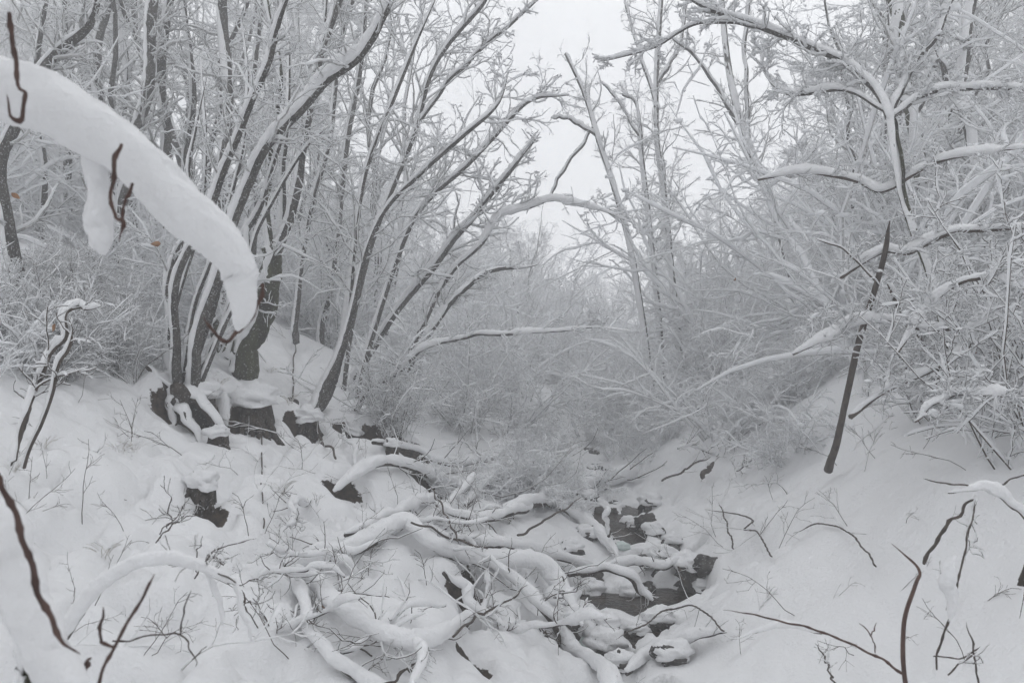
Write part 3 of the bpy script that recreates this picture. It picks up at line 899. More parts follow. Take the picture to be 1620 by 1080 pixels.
plant('slim_tree', 'forked pale tree standing right of the sky gap', 'tree', [
    L([(1260, 460, 7.2), (1225, 330, 6.4), (1190, 250, 6.4), (1168, 180, 5.6), (1150, 90, 4.8), (1140, -30, 4.0)], 12.5, part='trunk', kink=.1, A=3.5, fine=.22, tw=(24, .2, .3)),
    L([(1185, 240, 4.0), (1178, 120, 3.2), (1182, 20, 3.2), (1190, -40, 2.4)], 12.5, part='branch', kink=.3, A=3, tw=(12, .25, .2)),
    L([(1180, 220, 4.0), (1140, 150, 3.2), (1100, 90, 2.4), (1060, 60, 2.4)], 12.5, part='branch', kink=.3, A=3, tw=(12, .25, .2))], seed=44, A=.012)

# --- right bank
plant('overhanging_tree', 'twisted tree on the right bank with a long limb reaching over the ravine', 'tree', [
    L([(1572, 760, 7.0), (1540, 650, 5.6), (1500, 530, 5.6), (1462, 400, 5.6), (1436, 340, 5.6), (1418, 270, 5.6), (1404, 178, 6.3)], (4.7, 5.2), part='trunk', A=4, mat=M_MOSS, kink=.25),
    L([(1460, 400, 2.8), (1432, 300, 2.8), (1425, 230, 2.8), (1412, 180, 2.8)], (4.95, 5.2), part='stem', A=0, mat=M_MOSS, kink=.4),
    L([(1404, 190, 5.6), (1380, 140, 4.9), (1330, 95, 4.9), (1270, 70, 4.9), (1190, 38, 4.2), (1120, 8, 3.5), (1060, -20, 2.8)], (5.2, 5.6), part='branch', A=8, tw=(30, .2, .1)),
    L([(1200, 42, 2.1), (1150, 38, 2.6), (1090, 42, 2.2), (1040, 72, 1.8), (985, 90, 1.4), (945, 100, 0.7)], (5.55, 6.2), part='branch', A=5, tw=(10, .2, .2)),
    L([(1410, 190, 4.9), (1440, 110, 4.9), (1490, 40, 4.2), (1520, -50, 4.2)], (5.2, 5.4), part='branch', A=7, tw=(20, .25, .1)),
    L([(1400, 175, 2.8), (1330, 145, 2.8), (1250, 150, 2.8), (1210, 110, 2.1), (1205, 40, 1.4)], (5.2, 5.9), part='branch', A=8, tw=(22, .24, .1)),
    L([(1412, 185, 3.5), (1470, 150, 3.5), (1560, 140, 2.8), (1680, 150, 2.8)], (5.2, 5.0), part='branch', A=8, tw=(22, .22, .1)),
], M_BARK, seed=61, A=.017)
plant('dark_trunk', 'thick dark trunk entering the top right of the wood', 'tree', [
    L([(1480, 400, 12.6), (1455, 250, 11.2), (1430, 120, 9.8), (1412, 0, 9.1), (1400, -60, 8.4)], 9, part='trunk', A=5, tw=(20, .2, .1), mat=M_MOSS),
    L([(1445, 190, 5.6), (1480, 80, 4.9), (1500, -40, 4.2)], 9, part='branch', A=5, tw=(14, .25, .1))], seed=62, A=.026)
plant('dark_trunk', 'leaning dark trunk near the right edge of the wood', 'tree', [
    L([(1580, 480, 9.8), (1540, 260, 8.4), (1520, 120, 8.4), (1545, -20, 7.0), (1550, -60, 6.3)], 8, part='trunk', A=5, tw=(24, .2, .1)),
    L([(1528, 190, 4.2), (1490, 100, 4.2), (1470, 0, 3.5)], 8, part='branch', A=5, tw=(14, .25, .1))], seed=63, A=.026)
plant('leaning_pole', 'bare dark sapling leaning right, alone on the open right bank', 'sapling', [
    L([(1311, 742, 7), (1320, 712, 5.5), (1336, 640, 5), (1360, 540, 5), (1385, 458, 4.6), (1402, 385, 4.2), (1408, 350, 4)], (5.7, 4.5), part='stem', A=0, kink=.12),
    L([(1387, 452, 2), (1340, 398, 1.6), (1292, 378, 1.3)], 4.75, part='branch', A=2)], M_TWIG, seed=64)
plant('bank_shrub', 'cluster of dark upright stems rooted at the right bank behind the bowed branches', 'shrub', [
    L([(1512, 715, 5), (1495, 650, 5), (1470, 560, 5), (1430, 500, 5), (1402, 450, 4)], (5.6, 5.3), part='stem', A=7, tw=(5, .25, .4)),
    L([(1513, 715, 4), (1502, 640, 3), (1490, 560, 3), (1492, 440, 3)], 5.6, part='stem', A=6, tw=(8, .25, .4)),
    L([(1515, 715, 4), (1516, 640, 3), (1530, 540, 3), (1560, 430, 3)], 5.6, part='stem', A=6, tw=(8, .25, .4)),
    L([(1510, 712, 4), (1480, 660, 4), (1450, 610, 3), (1420, 550, 3)], 5.6, part='stem', A=6, tw=(8, .25, .3)),
    L([(1514, 712, 3), (1540, 650, 3), (1575, 560, 3), (1600, 480, 2)], 5.6, part='stem', A=6, tw=(8, .25, .3))], M_TWIG, seed=65, A=.016)
for lab, lms, sd in [
    ('thick snow roll on a branch bowed down to the right bank beside the leaning pole', [L([(1345, 660, 4), (1400, 618, 4), (1470, 585, 4), (1525, 555, 4), (1550, 510, 3), (1600, 480, 3)], (4.4, 4.0), mass=[3, 6, 8, 9, 7, 8, 4], rough=.4, tw=(26, .24, .05))], 71),
    ('level snow laden branch crossing behind the dark leaning pole', [L([(1255, 560, 2), (1310, 535, 3), (1370, 508, 3), (1440, 512, 4), (1530, 520, 4), (1640, 505, 4)], (4.9, 4.6), mass=[3, 8, 11, 9, 10, 8, 5], rough=.4, tw=(26, .2, .05))], 72),
    ('snow laden branch drooping at the right edge above the near twigs', [L([(1448, 665, 2), (1490, 632, 3), (1550, 622, 4), (1640, 650, 4)], (3.6, 3.4), mass=[3, 7, 6, 9, 6], rough=.4, tw=(20, .25, .05))], 73),
    ('plump snow covered branch beside the cluster of stems high on the right', [L([(1330, 440, 3), (1390, 400, 3), (1440, 400, 4), (1520, 370, 4), (1640, 360, 4)], (4.9, 4.5), mass=[4, 9, 10, 12, 8, 9], rough=.4, tw=(26, .2, .05))], 74),
    ('heavy snow roll on the branch crossing the twisted trunk of the right tree', [L([(1200, 285, 2), (1270, 272, 3), (1350, 285, 3), (1400, 300, 4), (1500, 250, 4), (1640, 230, 4)], (5.7, 4.9), mass=[4, 9, 11, 12, 7, 9, 5], rough=.4, tw=(26, .2, .05))], 75),
    ('snow roll arching down past the twisted trunk toward the right edge', [L([(1420, 560, 2), (1480, 470, 3), (1540, 440, 4), (1600, 450, 4), (1650, 520, 3)], (4.0, 3.6), mass=[3, 7, 6, 9, 4], rough=.4, tw=(22, .22, .05))], 76)]:
    plant('snow_laden_branch', lab, 'branch', lms, M_TWIG, seed=sd, A=.013)

# --- the near branches, close to the camera
plant('near_snowy_branch', 'huge smooth roll of snow on the near branch at upper left', 'branch', [
    L([(-180, 100, 6), (-70, 120, 6), (30, 150, 6), (88, 174, 5), (158, 214, 5), (212, 253, 5), (255, 300, 5), (297, 342, 5), (335, 372, 4), (364, 404, 4), (383, 445, 4), (386, 488, 3), (376, 522, 3)], (1.25, 1.3), part='branch', mass=[56, 60, 62, 58, 54, 50, 49, 48, 42, 36, 29, 20, 8], mat=M_RED, depth=1, kink=0, lift=.02, rough=.16),
    L([(412, 448, 3), (404, 490, 4), (385, 522, 4), (356, 537, 3), (332, 524, 3), (322, 500, 2.4)], 1.32, part='twig', A=0),
    L([(168, 225, 3), (158, 290, 3), (160, 350, 3), (166, 400, 2)], 1.3, part='twig', mass=[34, 24, 33, 16], lift=0),
    L([(190, 226, 3), (184, 262, 4), (178, 300, 3), (184, 340, 3), (196, 352, 3), (190, 384, 2)], 1.17, part='twig', A=0),
    L([(206, 290, 3), (196, 330, 2.5), (194, 372, 2)], 1.2, part='twig', A=0),
    L([(18, 20, 4), (24, 90, 4), (30, 140, 3), (42, 152, 3), (30, 192, 4), (10, 150, 3)], 1.14, part='twig', A=0),
], M_RED, seed=81)
plant('near_branch', 'dark diagonal near branch with snow on its left side at bottom left', 'branch', [
    L([(-30, 700, 4), (0, 760, 5), (30, 830, 5), (52, 900, 5), (75, 965, 5), (95, 1008, 4), (125, 1035, 3)], (1.05, 1.0), part='branch', A=0, kink=.15),
    L([(-40, 760, 3), (5, 860, 3), (40, 950, 3), (75, 1040, 3), (110, 1120, 3)], (1.13, 1.06), part='branch', mass=[26, 38, 34, 38, 42], depth=1),
    L([(60, 1110, 18), (42, 1050, 14), (60, 1000, 8)], 1.25, part='branch', A=14, mat=M_MOSS),
], M_RED, seed=82)
plant('near_twig', 'arched snow laden twig at lower left in front of the bank', 'twig', [
    L([(108, 1010, 2), (150, 945, 2), (200, 905, 2), (265, 890, 2), (325, 905, 2), (372, 925, 1.5)], (1.6, 1.7), part='stem', mass=[15, 17, 15, 12, 10, 5], depth=1),
    L([(325, 905, 1.5), (345, 950, 1.5), (352, 990, 1)], 1.7, part='twig', mass=[7, 6, 3]),
    L([(368, 915, 1.5), (385, 960, 1.5), (400, 1015, 1)], 1.72, part='twig', mass=[6, 6, 3]),
    L([(372, 922, 1.4), (340, 905, 1.2), (310, 890, 1.2), (290, 900, 1)], 1.68, part='twig', A=0, tw=(4, .5)),
], M_TWIG, seed=83, A=.001)
plant('near_twig', 'stout reddish budded twig standing up at the bottom left', 'twig', [
    L([(150, 1100, 3), (170, 1040, 3), (200, 985, 3), (225, 945, 2.6), (243, 908, 3)], (1.1, 1.15), part='stem', A=0, kink=.2),
    L([(180, 1020, 2.6), (160, 1016, 2.6), (158, 990, 2.6), (164, 962, 3)], 1.12, part='twig', A=0),
    L([(135, 1058, 3), (142, 1040, 3)], 1.1, part='bud', A=0)], M_RED, seed=84)
plant('near_twig', 'thin zigzag bare twig right of the budded twig', 'twig', [
    L([(178, 1010, 1.5), (215, 1012, 1.4), (255, 1003, 1.4), (285, 1006, 1.4), (300, 1030, 1.3), (309, 1052, 1.3)], 1.6, part='stem', A=0, kink=1),
    L([(286, 1005, 1.4), (290, 970, 1.3), (302, 932, 1)], 1.6, part='twig', A=0),
    L([(304, 1043, 1), (318, 1030, 1), (327, 1020, .8)], 1.6, part='twig', A=0)], M_TWIG, seed=85)
for lab, pts, Y, sd in [
    ('fine bare sprig with many forks above the arched twig', [[(250, 860, 1), (262, 830, 1.2), (270, 800, 1), (272, 785, .8)], [(262, 835, 1), (285, 825, 1), (318, 812, .8)], [(255, 848, 1), (275, 820, 1), (296, 796, .8)]], 2.4, 86),
    ('branching bare sprig lying over the snow near the middle left', [[(305, 915, 1.2), (330, 880, 1.2), (360, 862, 1), (405, 852, .8)], [(312, 905, 1), (310, 880, 1), (318, 862, .8)], [(335, 880, 1), (355, 893, .8)]], 2.3, 87),
    ('drooping forked bare sprig beyond the arched twig', [[(362, 920, 1.2), (385, 945, 1.2), (390, 980, 1)], [(370, 925, 1), (400, 915, .8), (412, 918, .7)], [(386, 955, 1), (415, 957, .7)]], 2.3, 88)]:
    plant('near_twig', lab, 'twig', [L(p, Y, part='twig', A=0, kink=1, tw=(3, .4)) for p in pts], M_TWIG, seed=sd, A=.001, sublevels=1)
plant('bare_sapling', 'upright brown stem with arching side twig at bottom right', 'twig', [
    L([(1440, 1120, 4), (1428, 1040, 4), (1432, 980, 3.4), (1448, 925, 3), (1455, 905, 2.4), (1440, 885, 2), (1410, 860, 1.6)], (2.0, 2.1), part='stem', A=0, kink=.15),
    L([(1430, 1068, 2.4), (1390, 1040, 2.2), (1330, 1012, 2), (1260, 988, 1.8), (1200, 974, 1.5), (1144, 964, 1)], (2.05, 2.4), part='twig', A=0, kink=.3),
    L([(1300, 1003, 1.5), (1240, 990, 2), (1160, 1010, 1)], 2.35, part='twig', mass=[2, 7, 1]),
    L([(1385, 1032, 1), (1378, 1005, 1), (1360, 985, .8)], 2.1, part='twig', A=0), L([(1378, 1005, 1), (1388, 985, .8)], 2.1, part='twig', A=0),
], M_RED, seed=91)
plant('bare_sapling', 'curved dark stem ending in a starry clump of snow near the right edge', 'twig', [
    L([(1464, 890, 2.6), (1490, 840, 2.6), (1520, 805, 2.4), (1545, 785, 2)], 2.6, part='stem', A=0),
    L([(1500, 780, 1.5), (1560, 775, 2), (1600, 800, 2), (1640, 840, 2)], 2.6, part='stem', mass=[2, 7, 13, 10, 12, 8], rough=.4),
    L([(1545, 770, 1.5), (1500, 765, 1.2), (1460, 757, 1)], 2.6, part='twig', A=0), L([(1580, 765, 1.4), (1610, 755, 1.2), (1640, 745, 1)], 2.6, part='twig', A=0),
    L([(1545, 785, 2), (1535, 830, 2), (1528, 890, 1.6)], 2.6, part='twig', A=3, tw=(4, .5))], M_TWIG, seed=92, A=.004)
plant('bare_sapling', 'thin twig with a ragged lump of snow hanging near bottom right', 'twig', [
    L([(1480, 1060, 1.8), (1490, 1010, 1.8), (1502, 960, 1.8), (1515, 900, 1.6), (1535, 840, 1.4), (1545, 790, 1.2)], (2.2, 2.3), part='stem', A=0, kink=.8),
    L([(1500, 985, 1.5), (1505, 950, 1.5), (1500, 915, 1.5), (1510, 880, 1.5)], 2.22, part='stem', mass=[2, 7, 9, 15, 9, 4], rough=.35, lift=0),
    L([(1548, 1085, 1.6), (1542, 1040, 1.6), (1530, 985, 1.4)], 2.2, part='twig', A=0), L([(1475, 1038, 1.2), (1520, 1040, 1.2), (1552, 1022, 1)], 2.2, part='twig', A=0),
    L([(1500, 1065, 1.4), (1525, 1045, 1.2), (1545, 1030, 1)], 2.2, part='twig', A=0, tw=(3, .5))], M_TWIG, seed=93, A=.002)

# --- fallen branches under thick snow across the gully
FG = 'fallen branches under snow in the gully'
FALL = [
    ('longest snow roll arching across the brush pile to the stream', [(455, 893, 5), (530, 882, 5), (590, 852, 5), (640, 832, 5), (690, 868, 5), (745, 888, 5), (835, 892, 5), (880, 915, 4), (905, 955, 4), (922, 990, 3)], [11, 17, 17, 15, 14, 16, 17, 14, 11, 7], 1, .975),
    ('snow roll running right behind the longest one toward the pools', [(640, 822, 4), (700, 850, 4), (760, 862, 4), (850, 876, 4), (935, 898, 4)], [10, 12, 12, 13, 9], 2, .975),
    ('fat snow covered branch curving down the middle of the brush pile', [(462, 902, 5), (505, 925, 5), (535, 968, 5), (590, 1003, 5), (655, 1020, 5), (712, 1003, 4), (742, 975, 3)], [12, 18, 20, 20, 20, 16, 9], 3, .975),
    ('thick snow roll snaking to the bottom edge left of the pile', [(460, 905, 4), (482, 950, 4), (492, 1000, 4), (525, 1045, 4), (580, 1080, 4), (640, 1110, 4)], [9, 14, 14, 16, 17, 16], 4, .975),
    ('arched snowy branch on the left shoulder of the brush pile', [(530, 780, 3), (575, 745, 4), (615, 735, 4), (675, 752, 4), (740, 768, 4), (800, 745, 3)], [8, 13, 13, 12, 11, 7], 5, .975),
    ('straight snow topped log leaning over the upper pool', [(800, 815, 6), (870, 790, 6), (940, 768, 6), (1006, 750, 6)], [12, 15, 15, 13], 6, .975),
    ('short snow roll in the hollow of the brush pile', [(545, 845, 3), (600, 825, 4), (650, 803, 4), (690, 790, 3)], [7, 13, 13, 8], 7, .975),
    ('slanting snowy branch dropping from the log to the green ice', [(880, 800, 3), (925, 822, 4), (958, 850, 4), (975, 885, 3)], [8, 11, 11, 8], 8, .975),
    ('snowy branch bridging the dark pool beside the right bank', [(960, 897, 4), (1005, 893, 4), (1050, 895, 4), (1090, 886, 4)], [8, 9, 9, 8], 9, .975),
    ('curved snowy branch dipping over the lowest pools', [(900, 912, 3), (945, 902, 4), (985, 912, 4), (1012, 935, 3), (1030, 950, 3)], [8, 10, 11, 9, 6], 10, .92),
    ('long snow roll sliding down toward the bottom of the stream', [(765, 885, 4), (820, 925, 5), (865, 975, 5), (905, 1025, 5), (955, 1060, 5), (975, 1100, 5)], [9, 14, 17, 18, 18, 16], 11, .975),
    ('snow covered branch lying low behind the brush pile', [(690, 800, 3), (750, 822, 4), (815, 812, 4), (850, 800, 3)], [7, 10, 11, 7], 12, .96),
    ('snowy stick on the near edge of the lowest pool', [(990, 1065, 3), (1040, 1035, 3), (1100, 1010, 3), (1150, 1000, 2)], [10, 14, 14, 8], 13, .975),
    ('snowy branch resting on the shelf below the old stump', [(590, 700, 3), (650, 712, 3), (720, 735, 3), (790, 725, 2)], [6, 9, 9, 5], 14, .96),
    ('small snow roll under the level branch by the left shoulder', [(700, 905, 3), (735, 930, 3), (760, 965, 3), (800, 990, 3)], [7, 11, 11, 6], 15, .96),
    ('short snowy limb jutting from the brush pile toward the camera', [(660, 1010, 3), (668, 1040, 3), (650, 1090, 3)], [10, 10, 9], 16, .9),
    ('snowy limb rising to the right from behind the pile', [(735, 800, 3), (770, 765, 3), (830, 735, 3), (905, 700, 2)], [7, 8, 8, 4], 17, .975),
]
for lab, pts, mass, sd, dep in FALL:
    plant('fallen_branch', lab, 'branch', [L(pts, part='branch', mass=[v * .85 for v in mass], rough=.3, lift=.6, depth=dep, tw=(7, .25, .05))], M_ROT, group=FG, seed=300 + sd, A=.003, sublevels=1)
plant('upright_stub', 'short upright stub with a round snow cap at the upper pool', 'stub', [
    L([(964, 850, 3), (963, 825, 3), (961, 800, 3)], (6.3, 6.3), part='stem', mass=[3, 4, 8]),], M_ROT, seed=350)

def lib_log(seed, ln):
    rng = np.random.default_rng(seed)
    root = thing('fallen_branch', (0, 0, 0), 'x', 'branch')
    n = 26; t = np.linspace(0, 1, n)
    P = np.stack([ln * (t - .5), .05 * ln * np.sin(t * rng.uniform(2, 5) + seed), .10 * np.sin(t * np.pi) * rng.uniform(.3, 1.6) + .03 * np.sin(t * 9 + seed)], -1)
    R = .012 * (1 - .6 * t)
    P = wob_path(P, R, rng, .6)
    tb = Tubes(); tb.add(P, R, k=6); b = link('branch', tb.mesh('branch', M_ROT), root)
    W = .030 * np.interp(t, np.linspace(0, 1, 6), rng.uniform(.55, 1.35, 6))
    link('snow', snow_mass(P + [0, 0, .012], W, seed, k=12, rough=.3).mesh('snow', M_SNOW), b)
    B, R1 = grow(P, R, 12, 7, .35, (25, 80), rng, tmin=.05, up=.15, wob=.22, rr=.5, rmin=.0014)
    B2, R2 = grow(B, R1, 3, 5, .5, (25, 60), rng, wob=.25, rr=.7, rmin=.001)
    tb = Tubes(); tb.add(B, R1, k=4); tb.add(B2, R2, k=3); tw = tag(link('twigs', tb.mesh('twigs', M_TWIG), root), kind='stuff')
    tb = Tubes(); snow_on(tb, B[::2], R1[::2], .018, rng, k=6, gaps=.05); snow_on(tb, B2[::2], R2[::2], .009, rng, k=4, gaps=.3); tag(link('snow', tb.mesh('snow', M_SNOW), tw), kind='stuff')
    return root


LOGS = [lib_log(521 + k, ln) for k, ln in enumerate([.9, .7, 1.2, .8, 1.0])]
rng = np.random.default_rng(79)
for k in range(17):
    px, py = rng.uniform(470, 900), rng.uniform(715, 1060)
    g = gp(px, py)
    right = px > 760 or py > 900
    put(LOGS, int(rng.integers(0, 5)), g[0], g[1], rng.uniform(.5, .95), 'snow covered branch tangled in the brush pile ' + ('near the stream' if right else 'on the left bank side'), 'loose branches of the brush pile', rz=rng.uniform(0, 6.28), tilt=(rng.uniform(-.3, .3), rng.uniform(-.55, .35)), sink=-rng.uniform(.0, .10))

rng = np.random.default_rng(83)
for k in range(9):
    g = gp(rng.uniform(1080, 1290), rng.uniform(610, 790))
    put(LOGS, int(rng.integers(0, 5)), g[0], g[1], rng.uniform(.45, .8), 'snow covered branch lying on the foot of the right bank', 'loose branches on the right bank foot', rz=rng.uniform(0, 6.28), tilt=(rng.uniform(-.2, .2), rng.uniform(-.4, .3)), sink=-rng.uniform(.0, .06))

DARKT = [
    ('dark bare stick lying across the middle of the brush pile', [(652, 826, 1.6), (705, 845, 1.8), (750, 862, 1.8), (772, 868, 1.5)], .88),
    ('slim dark twig leaning left above the brush pile', [(725, 855, 1.6), (705, 810, 1.5), (680, 767, 1.2)], .88),
    ('dark forked twig reaching up right from the pile', [(717, 1003, 2), (760, 975, 2), (800, 950, 1.6), (835, 925, 1.2)], .9),
    ('crooked dark stick below the snow topped log', [(818, 845, 2), (850, 828, 2), (885, 812, 1.6), (920, 785, 1.2)], .9),
    ('dark stick poking up from the bottom edge of the gully', [(605, 1082, 2.4), (640, 1058, 2.2), (655, 1047, 2)], .95),
    ('tall thin twig standing left of the brush pile', [(416, 835, 1.2), (415, 760, 1.2), (414, 664, 1.4)], 1.),
    ('leaning twig below the twin stemmed tree', [(530, 725, 1.8), (505, 690, 1.8), (495, 668, 1.5)], .97),
    ('dead stick lying on the upper left snow slope', [(200, 498, 2.4), (150, 468, 2.4), (100, 432, 2), (70, 415, 1.6)], .97),
    ('arched bare bramble stem on the right bank', [(1385, 893, 1.4), (1350, 850, 1.4), (1310, 828, 1.2), (1255, 842, 1)], .95),
    ('curled bramble stem looping over the snow by the stream', [(1145, 997, 1.4), (1110, 965, 1.4), (1070, 958, 1.4), (1020, 985, 1.2), (975, 1010, 1)], .93),
    ('short bare twig rising near the stream on the right bank', [(1085, 925, 1.2), (1075, 900, 1.2), (1070, 890, 1)], .95),
    ('bent twig pair in the right bank snow', [(1160, 870, 1.2), (1152, 830, 1.2), (1138, 793, 1)], .96),
    ('looped bramble shoot on the right bank slope', [(1222, 880, 1.3), (1200, 840, 1.2), (1175, 838, 1.2), (1188, 820, 1.2), (1115, 805, 1)], .96),
    ('thin bare twig at the right bank foot near the bottom', [(1320, 1080, 1.6), (1308, 1050, 1.4), (1290, 1022, 1.2)], .9),
    ('vertical thin shoot beside the old stump', [(462, 640, 1.2), (465, 590, 1.2), (468, 540, 1)], 1.),
    ('dark broken stick sloping on the far side of the gully', [(1110, 752, 4), (1120, 742, 4), (1130, 730, 2)], .97),
    ('long thin stick slanting toward the broken one', [(1048, 760, 1.6), (1090, 740, 1.6), (1125, 722, 1.4)], .95),
]
for q, (lab, pts, dep) in enumerate(DARKT):
    plant('bare_stick', lab, 'stick', [L(pts, part='stem', A=0, depth=dep, kink=.8 if pts[0][2] < 3 else .15, tw=(4, .35, .2))], M_TWIG, seed=400 + q, A=.002, sublevels=1)
plant('snowy_sapling', 'pair of snow plastered saplings at the left edge', 'sapling', [
    L([(25, 740, 4), (55, 640, 4), (75, 570, 4), (110, 510, 4), (170, 478, 3)], (3.2, 3.5), part='stem', A=9, kink=1, tw=(5, .3)),
    L([(40, 740, 3), (90, 590, 3), (120, 520, 3)], 3.3, part='stem', A=7, tw=(5, .3)),
    L([(18, 735, 2), (45, 650, 2), (60, 610, 2), (140, 580, 1)], 3.3, part='stem', A=2, tw=(6, .3))], M_TWIG, seed=95, A=.008, sublevels=1)


# ------------------------------------------------------------------ rocks, stump, clods, leaves
def blob(seed, rx, ry, rz, n=14, m=20, rough=.25, half=False, freq=2.2):
    th = np.linspace(0, np.pi * (.60 if half else 1.), n); ph = np.arange(m) * 2 * np.pi / m
    T, Pm = np.meshgrid(th, ph, indexing='ij')
    d = np.stack([np.sin(T) * np.cos(Pm), np.sin(T) * np.sin(Pm), np.cos(T)], -1)
    r = 1 + rough * vn(d[..., 0] * freq + seed, d[..., 1] * freq + d[..., 2] * freq * 1.3, seed) + rough * .35 * vn(d[..., 0] * freq * 3, d[..., 1] * freq * 3 + d[..., 2] * 5, seed + 1)
    V = (d * r[..., None] * np.array([rx, ry, rz])).reshape(-1, 3)
    i = np.arange(n - 1)[:, None] * m; j = np.arange(m)[None]; j2 = (j + 1) % m
    return V, np.stack([i + j, i + m + j, i + m + j2, i + j2], -1).reshape(-1, 4)


def rock(px, py, s, label, seed, lift=0., snow=1., mat=None, dy=0):
    g = gp(px, py)
    z = max(g[2], float(floor_z(g[1])) - .17) + lift
    t = thing('snow_capped_rock', (g[0], g[1] + dy, z), label, 'rock', 'rocks along the stream')
    V, Fq = blob(seed, s, s * .85, s * .75, rough=.45)
    link('stone', mesh_from('stone', V, [Fq], mat or M_ROCK), t)
    if snow:
        V, Fq = blob(seed + 50, s * 1.1 * snow, s * .98 * snow, s * .72, rough=.22, half=True)
        V[:, 2] += s * .34
        link('snow', mesh_from('snow', V, [Fq], M_SNOW), t)
    return t


RK = [(1050, 892, .13, 'dark rock under snow at the right edge of the middle pool'), (1088, 902, .12, 'blocky wet rock against the right bank'), (1030, 845, .10, 'snow capped rock at the upper pool outlet'),
      (1005, 858, .08, 'small rock by the upright stub'), (930, 850, .10, 'rock under the slanting snowy branch'), (905, 872, .09, 'snowy stone left of the upper pool'),
      (1000, 950, .09, 'low snowy stone splitting the middle pool'), (1040, 985, .09, 'round snowy stone below the middle pool'), (960, 992, .07, 'small snow hump between the lower pools'),
      (900, 985, .09, 'snowy stone left of the lower pools'), (1010, 1008, .07, 'small snow topped pebble by the lowest pool'), (935, 945, .10, 'snowy stone at the left of the widest pool'),
      (955, 1030, .12, 'snowy boulder just below the lower pools'), (1065, 1045, .10, 'snowy stone beside the bottom pool'), (1030, 800, .12, 'snow covered stone above the upper pool'),
      (930, 790, .09, 'half buried stone under the log'), (1065, 860, .08, 'dark stone showing under the right bank snow'), (890, 955, .10, 'snow capped stone among the branch ends'),
      (980, 1058, .09, 'stone buried in snow at the bottom of the stream'), (1110, 935, .1, 'snow mound stone on the right bank foot')]
for q, (px, py, s, lab) in enumerate(RK):
    rock(px, py, s, lab, 700 + q, lift=.01)
M_ICE, nt_, p_ = new_mat('pale_green_ice')
nz_ = N(nt_, 'ShaderNodeTexNoise', Scale=12.0, Detail=3.0)
r_ = N(nt_, 'ShaderNodeValToRGB'); r_.color_ramp.elements[0].color = (.50, .60, .57, 1); r_.color_ramp.elements[1].color = (.72, .78, .77, 1)
nt_.links.new(nz_.outputs['Fac'], r_.inputs[0]); nt_.links.new(r_.outputs[0], p_.inputs['Base Color']); p_.inputs['Roughness'].default_value = .3
for q, (px, py, s, lab) in enumerate([(1056, 876, .11, 'bare wet dark rock in the right bank above the middle pool'), (1092, 918, .12, 'bare wet dark rock under the right bank snow lip'), (945, 828, .09, 'bare dark rock at the back of the upper pool'),
                                      (1022, 826, .10, 'bare brown rock right of the upper pool'), (940, 915, .08, 'bare dark rock at the left end of the widest pool'), (1020, 962, .07, 'bare dark stone breaking the lower cascade'),
                                      (900, 1000, .07, 'bare dark stone in the lowest pool'), (1120, 895, .09, 'low dark rock half under the right bank'), (965, 812, .08, 'small bare rock in the upper cascade')]):
    rock(px, py, s, lab, 760 + q, snow=0)['group'] = 'bare rocks in the stream'
for px, py, s, lab, sd in [(985, 868, .07, 'pale green lump of ice below the upright stub', 1), (932, 1022, .08, 'rounded greenish ice boulder at the lowest pool', 2), (848, 772, .07, 'pale green ice showing behind the log', 3)]:
    g = gp(px, py)
    V, Fq = blob(900 + sd, s, s * .9, s * .6, rough=.18)
    tag(link('ice_lump', mesh_from('ice_lump', V, [Fq], M_ICE), None, (g[0], g[1], max(g[2], float(floor_z(g[1])) - .16) + s * .3)), lab, 'ice')


def stump(px, py, r, h, label, seed, Y=None, tilt=0.):
    g = gp(px, py) if Y is None else at(px, py, Y)
    rng = np.random.default_rng(seed)
    t = thing('tree_stump', g, label, 'stump')
    t.rotation_euler = (0.1, tilt, 0)
    m, n = 40, 14
    a = np.arange(m) * 2 * np.pi / m; u = np.linspace(0, 1, n)
    A2, U = np.meshgrid(a, u)
    top = h * (.85 + .35 * vn(np.cos(a) * 3 + seed, np.sin(a) * 3, seed) + .15 * vn(np.cos(a) * 9, np.sin(a) * 9, seed + 1))
    rr = r * (1 - .28 * U + .55 * (1 - U) ** 3 * (1 + .8 * np.cos(A2 * 5 + seed)) + .16 * vn(np.cos(A2) * 4, np.sin(A2) * 4 + U * .8, seed + 2) + .08 * vn(np.cos(A2) * 12, np.sin(A2) * 12 + U * 2, seed + 3))
    V = np.stack([rr * np.cos(A2), rr * np.sin(A2), -.18 + (top[None] + .18) * U], -1).reshape(-1, 3)
    i = np.arange(n - 1)[:, None] * m; j = np.arange(m)[None]; j2 = (j + 1) % m
    Fq = np.stack([i + j, i + j2, i + m + j2, i + m + j], -1).reshape(-1, 4)
    V = np.vstack([V, [[0, 0, h * .7]]])
    b = (n - 1) * m; jj = np.arange(m)
    cap = np.stack([b + jj, b + (jj + 1) % m, np.full(m, n * m)], -1)
    link('wood', mesh_from('wood', V, [Fq, cap], M_ROT), t)
    V, Fq = blob(seed + 9, r * 1.15, r * 1.1, r * .75, rough=.28, half=True, freq=2.4); V[:, 2] += h * .72
    link('snow', mesh_from('snow', V, [Fq], M_SNOW), t)
    for k in range(6):
        az = rng.uniform(-2.6, -.4); tb = Tubes(); q = np.linspace(0, 1, 9)[:, None]
        d = np.array([math.cos(az), math.sin(az), 0])
        P = d * (r * .8 + r * 1.3 * q) + np.array([0, 0, 1]) * (h * .25 - (h * .5 + .25) * q ** 1.3) + rng.normal(size=(9, 3)) * .008
        tb.add(P, r * .17 * (1 - .8 * q[:, 0]), k=6, noise=.1)
        link('root', tb.mesh('root', M_ROT), t)
    return t


